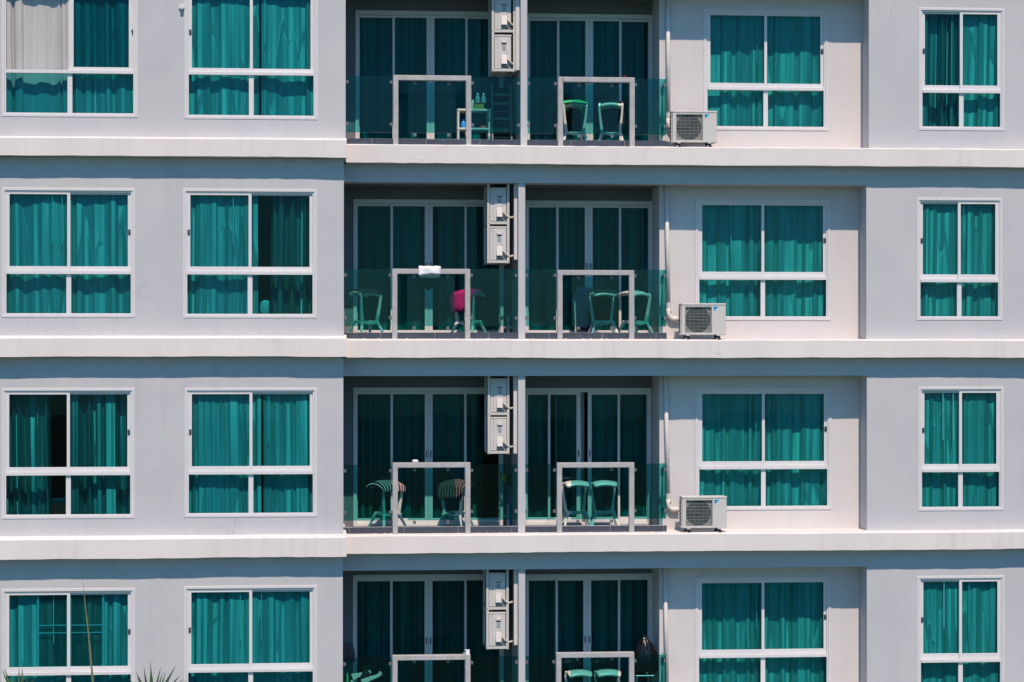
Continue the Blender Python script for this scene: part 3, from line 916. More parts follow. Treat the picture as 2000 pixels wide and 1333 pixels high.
for r, (px, py) in enumerate(ac_px):
    loc = (X(px, ay), ay, zt[r + 1] + .012)
    lab = f"boxy white outdoor unit with round fan on the ledge, {ROW[r]}"
    if first is None: first = big_ac(lab, loc)
    else: copy_thing(first, loc, 0, lab, "outdoor units on the ledge")

# ------------------------------------------------------------------ slim units seen end-on in their racks
def slim_ac(label, loc):
    w, h, d = .243, .488, .66
    t = thing("air_conditioner", label, "air conditioner", loc, 0, "outdoor units in the racks")
    x0, x1 = -w / 2, w / 2
    part("casing", MB().box(x0, x1, .004, d, 0, h), M['case'], t, bevel=.005)
    part("side_panel", MB().box(x0 + .050, x1 - .004, -.006, .004, .004, h - .022), M['case'], t, bevel=.003)
    part("corner_panel", MB().box(x0 + .002, x0 + .044, -.004, .004, .004, h - .022), M['case'], t, bevel=.003)
    part("lid", MB().box(x0 - .004, x1 + .004, -.010, d + .004, h - .018, h + .006), M['case'], t, bevel=.004)
    px0 = x0 + .092
    part("handle_plate", MB().box(px0, px0 + .090, -.011, -.0062, .11, h - .055), M['case'], t, bevel=.002)
    part("handle", MB().prism([(px0 + .010, h - .118), (px0 + .082, h - .118), (px0 + .082, h - .078), (px0 + .010, h - .078)], -.030, -.0112), M['case'], t, bevel=.006)
    part("handle_slot", MB().box(px0 + .012, px0 + .080, -.0135, -.0112, h - .136, h - .1185), M['acfan'], t)
    part("sticker", MB().box(px0 + .020, px0 + .072, -.0125, -.0111, h - .225, h - .150), M['sticker'], t)
    part("screws", MB().box(px0 + .078, px0 + .086, -.014, -.011, h - .262, h - .254).box(x0 + .03, x0 + .037, -.006, -.004, h - .07, h - .063).box(px0 + .10, px0 + .125, -.008, -.006, h - .345, h - .340), M['acfan'], t)
    vc = MB().prism([(px0 + .004, .066), (px0 + .088, .066), (px0 + .088, .205), (px0 + .004, .205)], -.055, -.0112)
    for i in (2, 3): vc.v[i] = (vc.v[i][0], -.014, vc.v[i][2])      # sloping top of the valve cover
    vc.v[2] = (px0 + .088, -.016, .205); vc.v[3] = (px0 + .004, -.016, .205)
    part("valve_cover", vc, M['case'], t, bevel=.003)
    part("valve_recess", MB().box(px0 + .004, x1 - .008, -.0078, -.0062, .010, .064), M['acback'], t)
    part("valve", MB().tube([(px0 + .055, -.02, .03), (px0 + .075, -.024, .045), (px0 + .105, -.02, .035)], .008, 8), M['chrome'], t)
    hs = [(px0 + .085, -.025, .135), (px0 + .115, -.04, .125), (px0 + .135, -.035, .095), (px0 + .165, -.02, .068), (px0 + .20, .0, .055), (px0 + .235, .01, .062), (px0 + .256, .01, .068)]
    part("hose", MB().tube(hs, .016, 9), M['hose'], t, smooth=True)
    gl = MB()
    for k in range(9):
        zz = .03 + k * .05
        gl.box(x0 - .012, x0, .05, d - .06, zz, zz + .008)
    part("grille", gl, M['fin'], t)
    fl = MB()
    n = 24; i0 = len(fl.v)
    for xx in (x0 - .010, x0 - .002):
        for j in range(n):
            a = 2 * math.pi * j / n
            fl.v.append((xx, .30 + .2 * math.cos(a), h / 2 + .2 * math.sin(a)))
    fl.f.append(tuple(range(n))); fl.f.append(tuple(n + j for j in reversed(range(n))))
    for j in range(n): fl.f.append((j, n + j, n + (j + 1) % n, (j + 1) % n))
    part("fan", fl, M['acfan'], t)
    return t
RACK = [  # px: rack left, right, foot, cross bar; left/foot of the two units
    (960.5, 1007, 140, 61, 966, 57, 132.5), (951.5, 995, 514.5, 436, 956.8, 432.5, 508), (952.6, 995, 887, 809, 957.5, 804.5, 881.5), (949.8, 993.6, 1268.5, 1189, 955, 1185, 1261),
]
ry = .16
slim = None
for r, (L, R, bt, cb, ul, u1, u2) in enumerate(RACK):
    x0, x1 = X(L, ry), X(R, ry)
    zc0 = Z(970, bt, ry); zcb = Z(970, cb, ry); ztop = WG[('fz', r)]
    t = thing("metal_rack", f"rusty white hanging rack holding two slim outdoor units, left balcony, {ROW[r]}", "rack", (x0, ry, zc0), 0, "racks beside the partition")
    W_, H_, D_ = x1 - x0, ztop - zc0, .66
    lg = .036
    lw = lg + .004
    for (qx, qy, nm) in ((0, 0, 'post'), (W_ - lg, 0, 'post'), (0, D_, 'post'), (W_ - lg, D_, 'post')):
        sgn = 0 if qx == 0 else 1
        p = MB().box(qx, qx + lg, qy, qy + .004, 0, H_)
        xx = qx if sgn == 0 else qx + lg - .004
        p.box(xx, xx + .004, qy + .0045, qy + .03, 0, H_)
        part("post", p, M['rack'], t)
    for zz in (0.0, zcb - zc0 - .02):
        part("crossbar", MB().box(lg - .003, W_ - lg + .003, .006, .012, zz + .004, zz + .042).box(lg - .003, W_ - lg + .003, .012, .035, zz + .004, zz + .008), M['rack'], t)
        part("crossbar", MB().box(lg - .003, W_ - lg + .003, D_ - .008, D_ - .002, zz + .004, zz + .042), M['rack'], t)
        for qx in (.006, W_ - .012):
            part("side_bar", MB().box(qx, qx + .006, .03, D_ - .01, zz + .004, zz + .036), M['rack'], t)
    # bolts
    part("bolts", MB().disc((lg / 2, .02), .007, -.006, 0, 8).disc((W_ - lg / 2, .02), .007, -.006, 0, 8).disc((lg / 2, zcb - zc0), .007, -.006, 0, 8), M['rust'], t)
    uy = ry + .022
    for k, ub in enumerate((u1, u2)):
        ux = X(ul, uy) + .1215
        uz = zcb + .023 if k == 0 else zc0 + .043
        lab = f"slim outdoor unit end-on, {'upper' if k == 0 else 'lower'} of two in the rack, {ROW[r]}"
        if slim is None: slim = slim_ac(lab, (ux, uy, uz))
        else: copy_thing(slim, (ux, uy, uz), 0, lab, "outdoor units in the racks")

# ------------------------------------------------------------------ stools
def make_stool(label, loc, rz):
    t = thing("bar_stool", label, "stool", loc, rz, "white bar stools on the balconies")
    H = .70
    def seat(u, v):
        # u across, v front to back ; rounded saddle
        x = (u - .5) * 2; y = (v - .5) * 2
        k = 1 - .10 * abs(y) ** 3
        xx = x * .185 * k * (1 - .10 * max(0, -y)); yy = y * .18
        zz = H - .026 * x * x + .010 - .048 * abs(y) ** 2.4
        return (xx, yy + .03, zz)
    m = MB().grid(seat, 10, 10)
    top = list(m.v)
    n = len(top)
    m.v += [(a * .93, (b - .03) * .93 + .03, c - .034) for a, b, c in top]
    f0 = list(m.f); m.f += [tuple(n + i for i in reversed(q)) for q in f0]
    idx = lambda a, b: b * 11 + a
    rim = [idx(a, 0) for a in range(11)] + [idx(10, b) for b in range(1, 11)] + [idx(a, 10) for a in range(9, -1, -1)] + [idx(0, b) for b in range(9, 0, -1)]
    for i in range(len(rim)):
        a, b = rim[i], rim[(i + 1) % len(rim)]
        m.f.append((b, a, n + a, n + b))
    part("seat", m, M['stool'], t, smooth=True)
    for s in (-1, 1):
        st = MB()
        pts = [(s * .165, -.12, H - .035), (s * .172, -.145, H - .085), (s * .158, -.125, .45), (s * .130, -.10, .235)]
        ws = [.030, .030, .034, .044]
        for k in range(3):
            st.bar(pts[k], pts[k + 1], ws[k], ws[k] * 1.1, ws[k + 1], ws[k + 1] * 1.1)
        part("strut", st, M['stool'], t, bevel=.004)
        for yy, ye in ((-.10, -.215), (.09, .20)):
            part("leg", MB().bar((s * .128, yy, .25), (s * .215, ye, 0), .044, .036, .024, .022), M['stool'], t, bevel=.003)
        part("side_rail", MB().bar((s * .128, -.115, .235), (s * .126, .105, .245), .034, .036), M['stool'], t, bevel=.003)
    part("footrest", MB().bar((-.135, -.10, .235), (0, -.115, .205), .034, .034).bar((0, -.115, .205), (.135, -.10, .235), .034, .034), M['stool'], t, bevel=.003)
    part("back_rail", MB().bar((-.126, .095, .245), (.126, .095, .245), .032, .034), M['stool'], t, bevel=.003)
    part("spine", MB().bar((0, .02, H - .03), (0, .085, H - .02), .30, .03, .22, .012), M['stool'], t)
    return t
STOOL = [  # row, px, depth, rotation, label
    (0, 1119.5, .62, rad(6), "white stool under the green cloth, right balcony, top storey"),
    (0, 1194, .62, rad(-10), "white stool with a black cloth, right balcony, top storey"),
    (1, 714, .55, rad(32), "white stool with black cloth, left balcony, second storey down"),
    (1, 916, .60, rad(-38), "white stool carrying the magenta towel, left balcony, second storey down"),
    (1, 1178, .62, rad(182), "white stool with a black cloth, beside navy cloth, second storey down"),
    (1, 1240, .55, rad(36), "bare white stool turned sideways, nearer the drain pipe, second storey down"),
    (2, 756, .60, rad(34), "white stool under the lighter striped cloth, left balcony, third storey down"),
    (2, 890, .62, rad(-30), "white stool under the darker striped cloth, left balcony, third storey down"),
    (2, 1124.5, .62, rad(184), "bare white stool next to the concrete post, right balcony, third storey down"),
    (2, 1180, .62, rad(180), "bare white stool, the right one of a pair, third storey down"),
    (3, 1130, .62, rad(183), "white stool, left one of the pair, right balcony, bottom storey"),
    (3, 1187, .62, rad(180), "white stool, right one of the pair, right balcony, bottom storey"),
]
proto = None; SP = []
for (r, px, y, rz, lab) in STOOL:
    loc = (X(px, y), y, FLOOR[r])
    SP.append((loc, rz))
    if proto is None: proto = make_stool(lab, loc, rz)
    else: copy_thing(proto, loc, rz, lab, "white bar stools on the balconies")

# ------------------------------------------------------------------ cloths draped over seats
def drape(name, label, cat, k, size, m, off=(0, 0), seed=0, rot=0.0, uv=False, lift=.0, kind_front=0.0):
    """square of cloth thrown over stool k's seat: flat on the seat, hanging where it passes the edge"""
    (sx, sy, sz), rz = SP[k]
    r = random.Random(seed)
    w, d = size
    hx, hy = .185, .185
    p1, p2 = r.uniform(0, 6), r.uniform(0, 6)
    def fn(u, v):
        x = (u - .5) * w + off[0]; y = (v - .5) * d + off[1]
        ex = max(0, abs(x) - hx); ey = max(0, abs(y) - hy)
        e = math.hypot(ex, ey)
        cxp = max(-hx, min(hx, x)); cyp = max(-hy, min(hy, y))
        dirx, diry = (math.copysign(ex, x) / e, math.copysign(ey, y) / e) if e > 0 else (0, 0)
        wav = math.sin(14 * (x + y) + p1) * .5 + math.sin(23 * (x - y) + p2) * .5
        out = min(e, .025) + .04 * smoothstep(0, .25, e) * (.5 + .5 * wav)
        xx, yy = cxp + dirx * out, cyp + diry * out
        sxn, syn = cxp / .185, cyp / .18
        zz = .718 + lift - .026 * sxn * sxn + .006 - .048 * abs(syn) ** 2.4
        zz += .006 * wav * (1 - smoothstep(0, .03, e))
        zz -= max(0, e - .012) * (.97 + .05 * wav)
        return (xx, yy + .03, zz)
    g_ = MB().grid(fn, 22, 22)
    if uv: g_.uv = [(a / 22, b / 22) for b in range(23) for a in range(23)]
    me = g_.mesh(name, m, smooth=True, fix=not uv)
    o = thing(name, label, cat, (sx, sy, sz), rz + rot, None, me)
    md = o.modifiers.new("thickness", 'SOLIDIFY'); md.thickness = .006; md.offset = 1
    return o
drape("cloth", "green cloth draped over the back edge of a white stool, top storey", "cloth", 0, (.46, .46), M['green'], (.02, .05), 1)
drape("cloth", "black sheet for the shaded back of the green cloth on a stool, top storey", "cloth", 0, (.34, .80), M['blackcloth'], (0, .21), 21, lift=-.012)  # added black sheet, stands in for the shaded fall of the green cloth
drape("cloth", "black cloth hanging behind the stool beside the green one, top storey", "cloth", 1, (.38, .62), M['blackcloth'], (0, .16), 2)
drape("cloth", "black cloth lying on the leftmost white stool, second storey down", "cloth", 2, (.40, .40), M['blackcloth'], (.02, .0), 3)
drape("towel", "magenta towel thrown over a white stool, second storey down", "towel", 3, (.46, .78), M['magenta'], (-.03, -.10), 4)
drape("cloth", "black cloth hanging from the stool beside the navy cloth, second storey down", "cloth", 4, (.33, .80), M['blackcloth'], (.0, -.22), 5)
drape("cloth", "black and white striped cloth on a stool left of the concrete post, third storey down", "cloth", 6, (.52, .56), M['stripe'], (.0, -.02), 6, uv=True)
drape("cloth", "darker striped cloth on a stool inside the concrete frame, third storey down", "cloth", 7, (.50, .66), M['stripe2'], (.0, -.08), 7, uv=True)

# hanging garment left of the stool (second storey, right balcony): over a folding drying stand
def hang(name, label, cat, px, py, y, w, h, m, seed, taper=0.3, rz=0.0):
    r = random.Random(seed); x, z = U(px, py, y)
    p = [r.uniform(0, 6) for _ in range(3)]
    def fn(u, v):
        k = (1 - taper * (1 - smoothstep(0, .4, 1 - v)))
        f = math.sin(u * 17 + p[0]) * .5 + math.sin(u * 31 + p[1]) * .3
        return ((u - .5) * w * k + .01 * math.sin(v * 5 + p[2]), .035 * f * (.3 + .7 * (1 - v)) + .03 * (1 - v), -h * (1 - v) + (.03 * math.sin(u * 9 + p[1]) if v == 0 else 0) + h - (.05 * abs(u - .5) if v > .9 else 0))
    me = MB().grid(fn, 20, 12).mesh(name, m, smooth=True)
    o = thing(name, label, cat, (x, y, z - h), rz, None, me)
    md = o.modifiers.new("thickness", 'SOLIDIFY'); md.thickness = .012
    return o
t = thing("drying_stand", "thin metal stand under a navy cloth, right balcony, second storey down", "stand", (X(1143, .95), .95, FLOOR[1]))
part("rail", MB().tube([(-.18, 0, .62), (.18, 0, .62)], .010, 8), M['ladder'], t)
for sx in (-.16, .16):
    part("leg", MB().bar((sx, 0, .62), (sx, -.16, 0), .018, .018), M['ladder'], t)
    part("leg", MB().bar((sx, 0, .62), (sx, .16, 0), .018, .018), M['ladder'], t)
hang("cloth", "navy cloth hanging over a stand left of a white stool, second storey down", "cloth", 1141, 560, .93, .36, .64, M['navy'], 8, .35)
hang("cloth", "crumpled grey cloth hanging by the left wall, bottom storey", "cloth", 681.5, 1256, 1.12, .155, .27, M['grey'], 9, .5)
# hook that carries the grey cloth
x_, z_ = U(681, 1258, Y_DOOR)
part("hook", MB().box(x_ - .01, x_ + .01, 1.11, Y_DOOR + .005, z_ - .012, z_ + .004), M['chrome'], B)

# ------------------------------------------------------------------ things on the concrete frames
def on_rail(r, c, px):
    x0, x1, z1, p0, p1 = PORT[('g', r, c)]
    return X(px, (p0 + p1) / 2), (p0 + p1) / 2, z1
x, y, z = on_rail(1, 0, 838.5)
hw = .158
r_ = random.Random(3)
def tow(u, v):
    a = (u - .5) * 2
    L = [(-.058, -.085), (-.062, -.02), (-.060, .018), (-.02, .026), (.03, .026), (.066, .012), (.072, -.08), (.074, -.10), (.075, -.125)]
    q = v * (len(L) - 1); k = min(int(q), len(L) - 2); f = q - k
    yy = L[k][0] * (1 - f) + L[k + 1][0] * f; zz = L[k][1] * (1 - f) + L[k + 1][1] * f
    w = hw * (1 - .12 * smoothstep(.6, 1, v))
    zz += .012 * math.sin(a * 2.2 + 1) * (1 if v < .15 else 0) + .004 * math.sin(a * 9 + v * 7)
    yy -= .006 * math.sin(a * 5 + v * 9) if v < .3 else 0
    return (a * w + .012 * v, yy, zz)
me = MB().grid(tow, 16, 24).mesh("towel", M['white'], smooth=True)
o = thing("towel", "folded white towel hung over the concrete rail, second storey down", "towel", (x, y, z), 0, None, me)
md = o.modifiers.new("thickness", 'SOLIDIFY'); md.thickness = .016; md.offset = 1
hang("cloth", "back end of the white towel behind the rail, coloured as shaded, second storey down", "cloth", 837.5, 533, .100, .30, .225, M['towelshade'], 15, .12)  # towel's rear end as a separate piece, darkened for its shade
x, y, z = on_rail(2, 0, 811)
def pebble(rx, ry_, rz_, n=14):
    pr = [(max(.001, math.cos(a) ** .6), math.sin(a)) for a in [rad(-88 + 176 * i / 8) for i in range(9)]]
    m = MB().lathe([(p, q) for p, q in pr], n=n)
    m.v = [(a * rx, b * ry_, (c + 1) * rz_) for a, b, c in m.v]
    return m
thing("soap_bar", "small rounded white soap bar on the concrete rail, third storey down", "soap", (x, y, z), 0, None, pebble(.046, .03, .021).mesh("soap_bar", M['white'], smooth=True))
x, y, z = on_rail(3, 0, 911)
t = thing("small_box", "small white carton on the end of the concrete rail, bottom storey", "box", (x, y, z), .2)
part("carton", MB().box(-.016, .040, -.03, .03, 0, .056), M['white'], t, bevel=.003)
part("lid", MB().box(-.020, .044, -.034, .034, .0565, .066), M['white'], t, bevel=.002)
part("flap", MB().box(-.052, -.017, -.022, .02, 0, .026), M['sticker'], t, bevel=.003)
x, y, z = on_rail(0, 1, 1220)
t = thing("ashtray", "small dark red ashtray on the concrete rail, top storey", "ashtray", (x, y, z))
part("bowl", MB().lathe([(.030, 0), (.036, .028), (.033, .03), (.028, .012)], n=16), M['maroon'], t)
part("rim", MB().lathe([(.037, .026), (.039, .033), (.033, .034), (.032, .028)], n=16), M['maroon'], t)

# ------------------------------------------------------------------ shelf, bottles, ladder (top storey, left balcony)
sy = .62
fl = FLOOR[0]
sx0, sx1 = X(893.5, sy), X(957.5, sy)
sw = sx1 - sx0
t = thing("storage_shelf", "white two tier metal shelf on the left balcony, top storey", "shelf", (sx0, sy, fl))
zs1 = Z(925, 213, sy) - fl; zs0 = Z(925, 250, sy) - fl
for qx in (0, sw - .028):
    for qy in (0, .30):
        part("leg", MB().box(qx, qx + .028, qy, qy + .028, 0, zs1 - .002), M['stool'], t, bevel=.003)
for zz in (zs0, zs1):
    part("shelf_board", MB().box(-.004, sw + .004, -.006, .334, zz - .030, zz), M['stool'], t, bevel=.004)
z1w = fl + zs1; z0w = fl + zs0
t = thing("crate", "low yellow green crate on the white shelf, top storey", "crate", (X(935, sy + .15), sy + .15, z1w + .001))
part("basket", MB().box(-.075, .075, -.08, .08, 0, .085), M['yellow'], t, bevel=.006)
part("rim", MB().ring(-.08, .08, .0855, .095, .001, -.085, .085), M['yellow'], t)
bt = None
for px, lab in ((933, "clear water bottle, left of two on the yellow crate, top storey"), (944.5, "clear water bottle, right of two on the yellow crate, top storey")):
    loc = (X(px, sy + .15), sy + .15, z1w + .097)
    if bt is None:
        bt = thing("water_bottle", lab, "bottle", loc, 0, "water bottles on the shelf")
        part("body", MB().lathe([(.034, 0), (.037, .006), (.037, .055), (.035, .06), (.037, .065), (.034, .085), (.014, .115), (.013, .13)], n=14), M['bottle'], bt, smooth=True)
        part("cap", MB().lathe([(.015, .131), (.015, .147), (.013, .149)], n=12), M['white'], bt)
    else: copy_thing(bt, loc, 0, lab, "water bottles on the shelf")
thing("jar", "small pale jar at the left end of the white shelf, top storey", "jar", (X(923.5, sy + .13), sy + .13, z1w + .001), 0, None, MB().lathe([(.022, 0), (.024, .01), (.024, .11), (.014, .13), (.014, .145)], n=12).mesh("jar", M['stool'], smooth=True))
t = thing("blue_bottle", "blue plastic bottle on the lower tier of the white shelf, top storey", "bottle", (X(905, sy + .12), sy + .12, z0w + .001))
part("body", MB().lathe([(.036, 0), (.040, .01), (.040, .07), (.032, .10), (.013, .125)], n=14), M['blue'], t, smooth=True)
part("cap", MB().lathe([(.013, .126), (.013, .142)], n=10), M['blue'], t)
thing("bowl", "red rounded bowl upside down on the lower shelf tier, top storey", "bowl", (X(944, sy + .12), sy + .12, z0w + .001), 0, None, MB().lathe([(.058, 0), (.060, .008), (.048, .035), (.025, .047), (.002, .05)], n=18).mesh("bowl", M['red'], smooth=True))
# folding step ladder
ly = .72
lx0, lx1 = X(960.5, ly), X(1001, ly)
lw = lx1 - lx0
t = thing("step_ladder", "dark metal folding ladder leaning under the rack, top storey", "ladder", (lx0, ly, fl))
lh = Z(980, 161, ly) - fl
for qx in (.012, lw - .012):
    part("rail", MB().bar((qx, 0, .0), (qx, .16, lh), .022, .05), M['ladder'], t)
    part("rear_leg", MB().bar((qx + (.02 if qx < .1 else -.02), .36, 0), (qx, .18, lh - .03), .018, .03), M['ladder'], t)
bp = MB().bar((lw / 2, .205, .02), (lw / 2, .30, lh - .05), lw - .07, .006)
part("shade_panel", bp, M['black'], t)  # added black sheet, stands in for the shade between the steps
for k, py in enumerate((183, 201, 230.5, 253.5)):
    zz = Z(980, py, ly) - fl
    part("step", MB().box(.02, lw - .02, .16 * zz / lh - .02, .16 * zz / lh + .09, zz - .018, zz + .004), M['ladder'], t)
for k, py in enumerate((180, 197.5, 214.5, 249, 267)):
    zz = Z(980, py, ly) - fl
    part("brace", MB().box(.02, lw - .02, .16 * max(zz, .01) / lh + .10, .16 * max(zz, .01) / lh + .115, max(zz, .02) - .008, max(zz, .02) + .006), M['ladder'], t)

# ------------------------------------------------------------------ broom and floor pipes by the partition
for r in (1, 2):
    x, _ = U(993, 600, 1.05)
    t = thing("stand_pipe", f"short white drain pipe with collar on the balcony floor, {ROW[r]}", "pipe", (x, 1.05, FLOOR[r]), 0, "drain pipes on the balcony floors")
    part("pipe", MB().tube([(0, 0, 0), (0, 0, .34)], .028, 12), M['pvc'], t)
    part("collar", MB().box(-.065, .06, -.034, .034, .145, .175), M['pvc'], t, bevel=.004)
    part("tap", MB().tube([(0, -.03, .25), (0, -.09, .25), (0, -.10, .21)], .010, 8), M['chrome'], t)
x, z = U(996, 949, .9)
t = thing("broom", "upturned broom with brown bristles in the balcony corner, third storey down", "broom", (x, .9, FLOOR[2]))
hz = z - FLOOR[2]
part("handle", MB().tube([(-.0, 0, 0), (.0, .05, hz)], .011, 8), M['blue'], t)
part("head", MB().box(-.10, .02, .03, .07, hz, hz + .035), M['navyp'], t)
br = MB(); r_ = random.Random(6)
for i in range(60):
    bx = -.098 + .115 * r_.random(); by = .032 + .036 * r_.random()
    br.bar((bx, by, hz + .036), (bx + (bx + .02) * .6 + r_.uniform(-.015, .015), by + r_.uniform(-.02, .02), hz + .21 + r_.uniform(-.05, .02)), .006, .006, .002, .002)
b_ = part("bristles", br, M['straw'], t); b_['kind'] = 'stuff'

# ------------------------------------------------------------------ armchair with black bag (bottom storey, left balcony)
ay_ = .60
x, z = U(706, 1322, ay_)
fz_ = FLOOR[3]
hz = z - fz_
t = thing("armchair", "white plastic armchair holding a black bag, left balcony, bottom storey", "chair", (x, ay_, fz_), 0)
def arm(dx, dy, x0, x1, zlo, zhi, hook):
    m = MB()
    pts = [(x0, zlo, .100), (x0 + (x1 - x0) * .35, zlo + (zhi - zlo) * .45, .060), (x0 + (x1 - x0) * .75, zlo + (zhi - zlo) * .75, .046), (x1 - .02, zhi - .005, .05), (x1, zhi + hook * .6, .03), (x1 - .035, zhi + hook, .018)]
    for k in range(len(pts) - 1):
        a, b = pts[k], pts[k + 1]
        m.bar((a[0] + dx, dy, a[1]), (b[0] + dx, dy, b[1]), a[2], .055, b[2], .055)
    return m
part("armrest", arm(0, .05, -.135, .135, hz - .015, hz + .055, .02), M['stool'], t, bevel=.006)
part("armrest", arm(0, -.20, .01, .285, hz - .065, hz + .06, .03), M['stool'], t, bevel=.006)
part("seat", MB().box(-.16, .26, -.18, .24, hz - .28, hz - .25), M['stool'], t, bevel=.008)
for (qx, qy) in ((-.13, .06), (.03, -.17), (.23, -.16), (.21, .20)):
    part("leg", MB().bar((qx, qy, hz - .06 if qx < .1 else hz - .27), (qx * 1.1, qy * 1.1, 0), .05, .04, .03, .025), M['stool'], t)
bx_, bz_ = U(716, 1312, .72)
bg_ = MB()
def bagf(u, v):
    a = u * 2 * math.pi; q = v * math.pi
    rr = (math.sin(q) ** .55)
    w = 1 + .10 * math.sin(3 * a + 2) * math.sin(q) + .06 * math.sin(7 * a + 5 * v)
    return (.125 * rr * math.cos(a) * w * (1 - .25 * v), .10 * rr * math.sin(a) * w, .36 * v + .0)
t2 = thing("black_bag", "soft black bag sitting on a white armchair, bottom storey", "bag", (bx_ - .01, .66, FLOOR[3] + hz - .248), 0)
part("bag_body", MB().grid(bagf, 20, 14), M['blackcloth'], t2, smooth=True)
part("bag_strap", MB().tube([(-.06, 0, .35), (-.03, .0, .385), (.03, .0, .39), (.06, 0, .36)], .010, 8), M['blackcloth'], t2)
bx, bz = U(678.5, 1318, .40)
t2 = thing("plant_bottle", "slender green bottle at the left end of the balcony, bottom storey", "bottle", (bx, .40, FLOOR[3]))
hh = bz - FLOOR[3]
part("body", MB().lathe([(.030, 0), (.033, .02), (.030, hh * .72), (.016, hh * .9), (.010, hh)], n=14), M['green'], t2, smooth=True)
part("cap", MB().lathe([(.012, hh + .001), (.012, hh + .03)], n=10), M['green'], t2)

# bin bag on a chrome stool (bottom storey, right balcony)
bx, bz = U(1260, 1318, .62)
hz = bz - FLOOR[3]
t = thing("folding_stool", "chrome tube stool under the bin bag, bottom storey", "stool", (bx, .62, FLOOR[3]))
part("top_rail", MB().tube([(-.16, -.14, hz), (.11, -.14, hz)], .012, 10), M['chrome'], t)
part("top_rail", MB().tube([(-.16, .14, hz), (.11, .14, hz)], .012, 10), M['chrome'], t)
for sx in (-.14, .09):
    part("leg", MB().tube([(sx, -.14, hz - .013), (sx, .16, 0)], .011, 8), M['chrome'], t)
    part("leg", MB().tube([(sx, .14, hz - .013), (sx + .024, -.16, 0)], .011, 8), M['chrome'], t)
part("seat", MB().box(-.15, .10, -.13, .13, hz - .004, hz + .012), M['blackcloth'], t)
def bin_(u, v):
    a = u * 2 * math.pi; q = v
    prof = [(.0, .62), (.06, 1.0), (.3, 1.08), (.55, .92), (.75, .68), (.88, .38), (.94, .16), (1.0, .22)]
    for k in range(len(prof) - 1):
        if prof[k][0] <= q <= prof[k + 1][0]:
            f = (q - prof[k][0]) / (prof[k + 1][0] - prof[k][0]); rr = prof[k][1] * (1 - f) + prof[k + 1][1] * f; break
    w = 1 + (.05 * math.sin(5 * a + 6 * v) + .035 * math.sin(11 * a - 9 * v + 1) + .02 * math.sin(17 * a + 14 * v)) 
    return (.165 * rr * math.cos(a) * w - .06 * (v - .5) * (v > .6), .16 * rr * math.sin(a) * w, .58 * v - .0)
t = thing("bin_bag", "tied shiny black bin bag beside the open end of the balcony, bottom storey", "bag", (bx + .015, .62, FLOOR[3] + hz + .014), 0)
part("sack", MB().grid(bin_, 44, 26), M['bag'], t, smooth=True)

# ------------------------------------------------------------------ things seen through the gaps of the curtains
x0, x1, z0, z1, xm, y, hole, zf, zl = WG[(1, 1)]
bx, bz = U(518.5, 615, y + .75)
t = thing("pillow", "pale cushion standing behind the curtain gap, second storey down", "cushion", (bx, y + .75, bz - .05))
part("cover", pebble(.085, .05, .13, 16), M['white'], t, smooth=True)
part("piping", MB().tube([(-.05, -.02, .01), (.05, -.02, .01)], .008, 6), M['white'], t)
t = thing("side_table", "low table behind the window left of the balconies, second storey down", "table", (bx, y + .80, lt[2] + .05))
th = bz - .052 - lt[2] - .05
part("table_top", MB().box(-.3, .3, -.2, .2, th - .03, th), M['room'], t)
for qx in (-.26, .26):
    for qy in (-.16, .16):
        part("leg", MB().box(qx - .02, qx + .02, qy - .02, qy + .02, 0, th - .031), M['room'], t)
x0, x1, z0, z1, xm, y, hole, zf, zl = WG[(2, 0)]
bx, bz = U(109, 1012, y + .75)
t = thing("side_table", "low table behind the far left window, third storey down", "table", (bx, y + .80, lt[3] + .05))
th = bz - .052 - lt[3] - .05
part("table_top", MB().box(-.3, .3, -.2, .2, th - .03, th), M['room'], t)
for qx in (-.26, .26):
    for qy in (-.16, .16):
        part("leg", MB().box(qx - .02, qx + .02, qy - .02, qy + .02, 0, th - .031), M['room'], t)
t = thing("storage_box", "dark red box with a blue lid behind the curtain gap, third storey down", "box", (bx + .01, y + .75, bz - .05))
part("carton", MB().box(-.11, .13, -.1, .1, 0, .27), M['red'], t, bevel=.006)
part("lid", MB().box(-.11, .135, -.105, .105, .2705, .33), M['navyp'], t, bevel=.006)

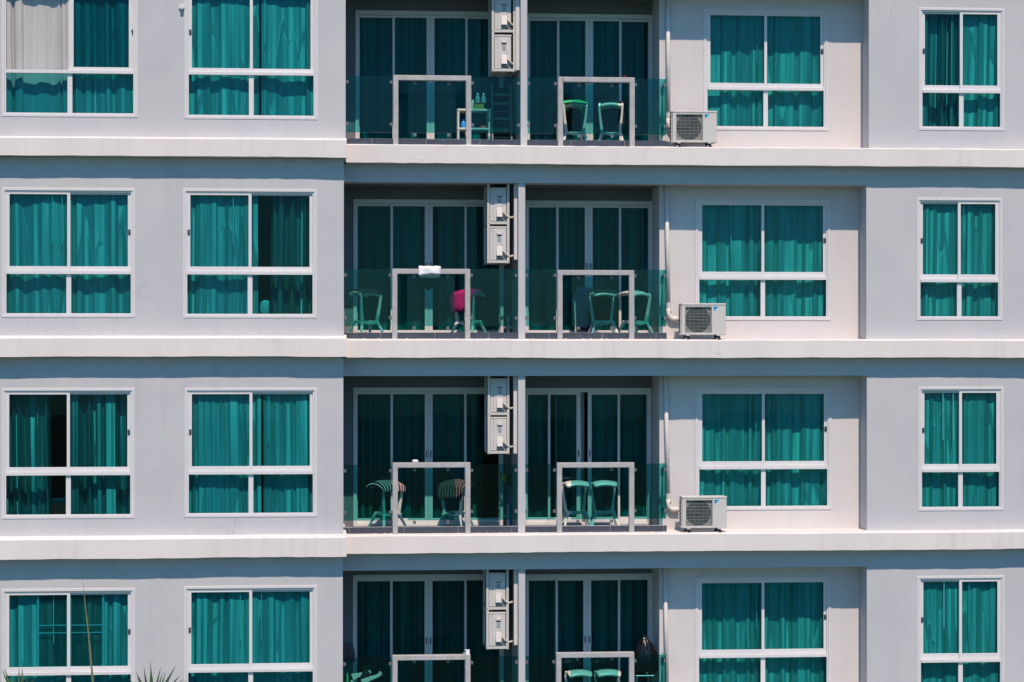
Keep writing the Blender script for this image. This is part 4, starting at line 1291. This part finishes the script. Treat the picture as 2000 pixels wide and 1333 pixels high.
# ------------------------------------------------------------------ fan palm in front of the left wing
py_ = -4.0
cx, cz = U(186, 1420, py_)
P = thing("palm_tree", "fan palm tops with one tall unopened leaf spear in front of the left wing", "palm", (cx, py_, 0))
tp = [(0.05 * math.sin(i * .9), 0.03 * math.cos(i), cz * i / 10) for i in range(11)]
part("trunk", MB().tube(tp, .13, 12, r1=.09), M['bark'], P)
x0_, z0_ = U(181.5, 1333, py_); x1_, z1_ = U(160.5, 1130, py_)
sp = MB()
pts = [(0.0, 0, cz - .15, .022), (x0_ - cx, 0, z0_, .019), ((x0_ * .55 + x1_ * .45) - cx + .008, 0, z0_ * .55 + z1_ * .45, .013), ((x0_ * .15 + x1_ * .85) - cx + .004, 0, z0_ * .15 + z1_ * .85, .006), (x1_ - cx, 0, z1_, .0012)]
for k in range(4):
    a, b = pts[k], pts[k + 1]
    sp.bar(a[:3], b[:3], a[3] * 1.35, a[3] * 1.3, b[3] * 1.35, b[3] * 1.3)
part("leaf_spear", sp, M['spear'], P)
rp = random.Random(12)
def fan_leaf(tip, tilt, yaw_, rad_, seed):
    """petiole from the crown to a hub, then a fan of narrow pleated blades"""
    r = random.Random(seed)
    hub = Vector(tip)
    base = Vector((0, 0, cz - .05))
    m = MB()
    mid = (base + hub) / 2 + Vector((0, 0, .08))
    m.bar(base, mid, .03, .02, .022, .016); m.bar(mid, hub, .022, .016, .014, .012)
    out = (hub - base); out.normalize()
    ang0 = math.atan2(out.z, out.x) + tilt
    nb = 30
    for k in range(nb):
        a = ang0 + rad(-105 + 210 * k / (nb - 1)) + r.uniform(-.05, .05)
        L = rad_ * (1 - .25 * abs(k / (nb - 1) - .5) * 2) * r.uniform(.8, 1.08)
        dv = Vector((math.cos(a), math.sin(yaw_) * .5 + r.uniform(-.12, .12), math.sin(a))).normalized()
        side = dv.cross(Vector((0, 1, 0))).normalized()
        w = .017 * r.uniform(.8, 1.2)
        p0 = hub; p1 = hub + dv * L * .55; p2 = hub + dv * L + Vector((r.uniform(-.03, .03), 0, -.05 * L * abs(math.cos(a)) + r.uniform(-.02, .01)))
        yo = Vector((0, .008, 0))
        i = len(m.v)
        m.v += [tuple(p0), tuple(p1 - side * w), tuple(p1 + yo), tuple(p1 + side * w), tuple(p2)]
        m.f += [(i, i + 1, i + 2), (i, i + 2, i + 3), (i + 1, i + 4, i + 2), (i + 2, i + 4, i + 3)]
    return m
tips = []
for (px, py, tl, rr_) in ((40, 1388, .0, .66), (298, 1384, .0, .70)):
    a, b = U(px, py, py_)
    tips.append(((a - cx, -.05, b), tl, 0.1, rr_))
for k in range(9):
    a = 2 * math.pi * k / 9 + .3
    rad2 = .75
    tips.append(((rad2 * math.cos(a), rad2 * math.sin(a), cz - .30 - .25 * rp.random()), 0.0, a, .6))
for k, (tp_, tl, yw_, rr_) in enumerate(tips):
    part("frond", fan_leaf(tp_, tl, yw_, rr_, 70 + k), M['palm'], P)
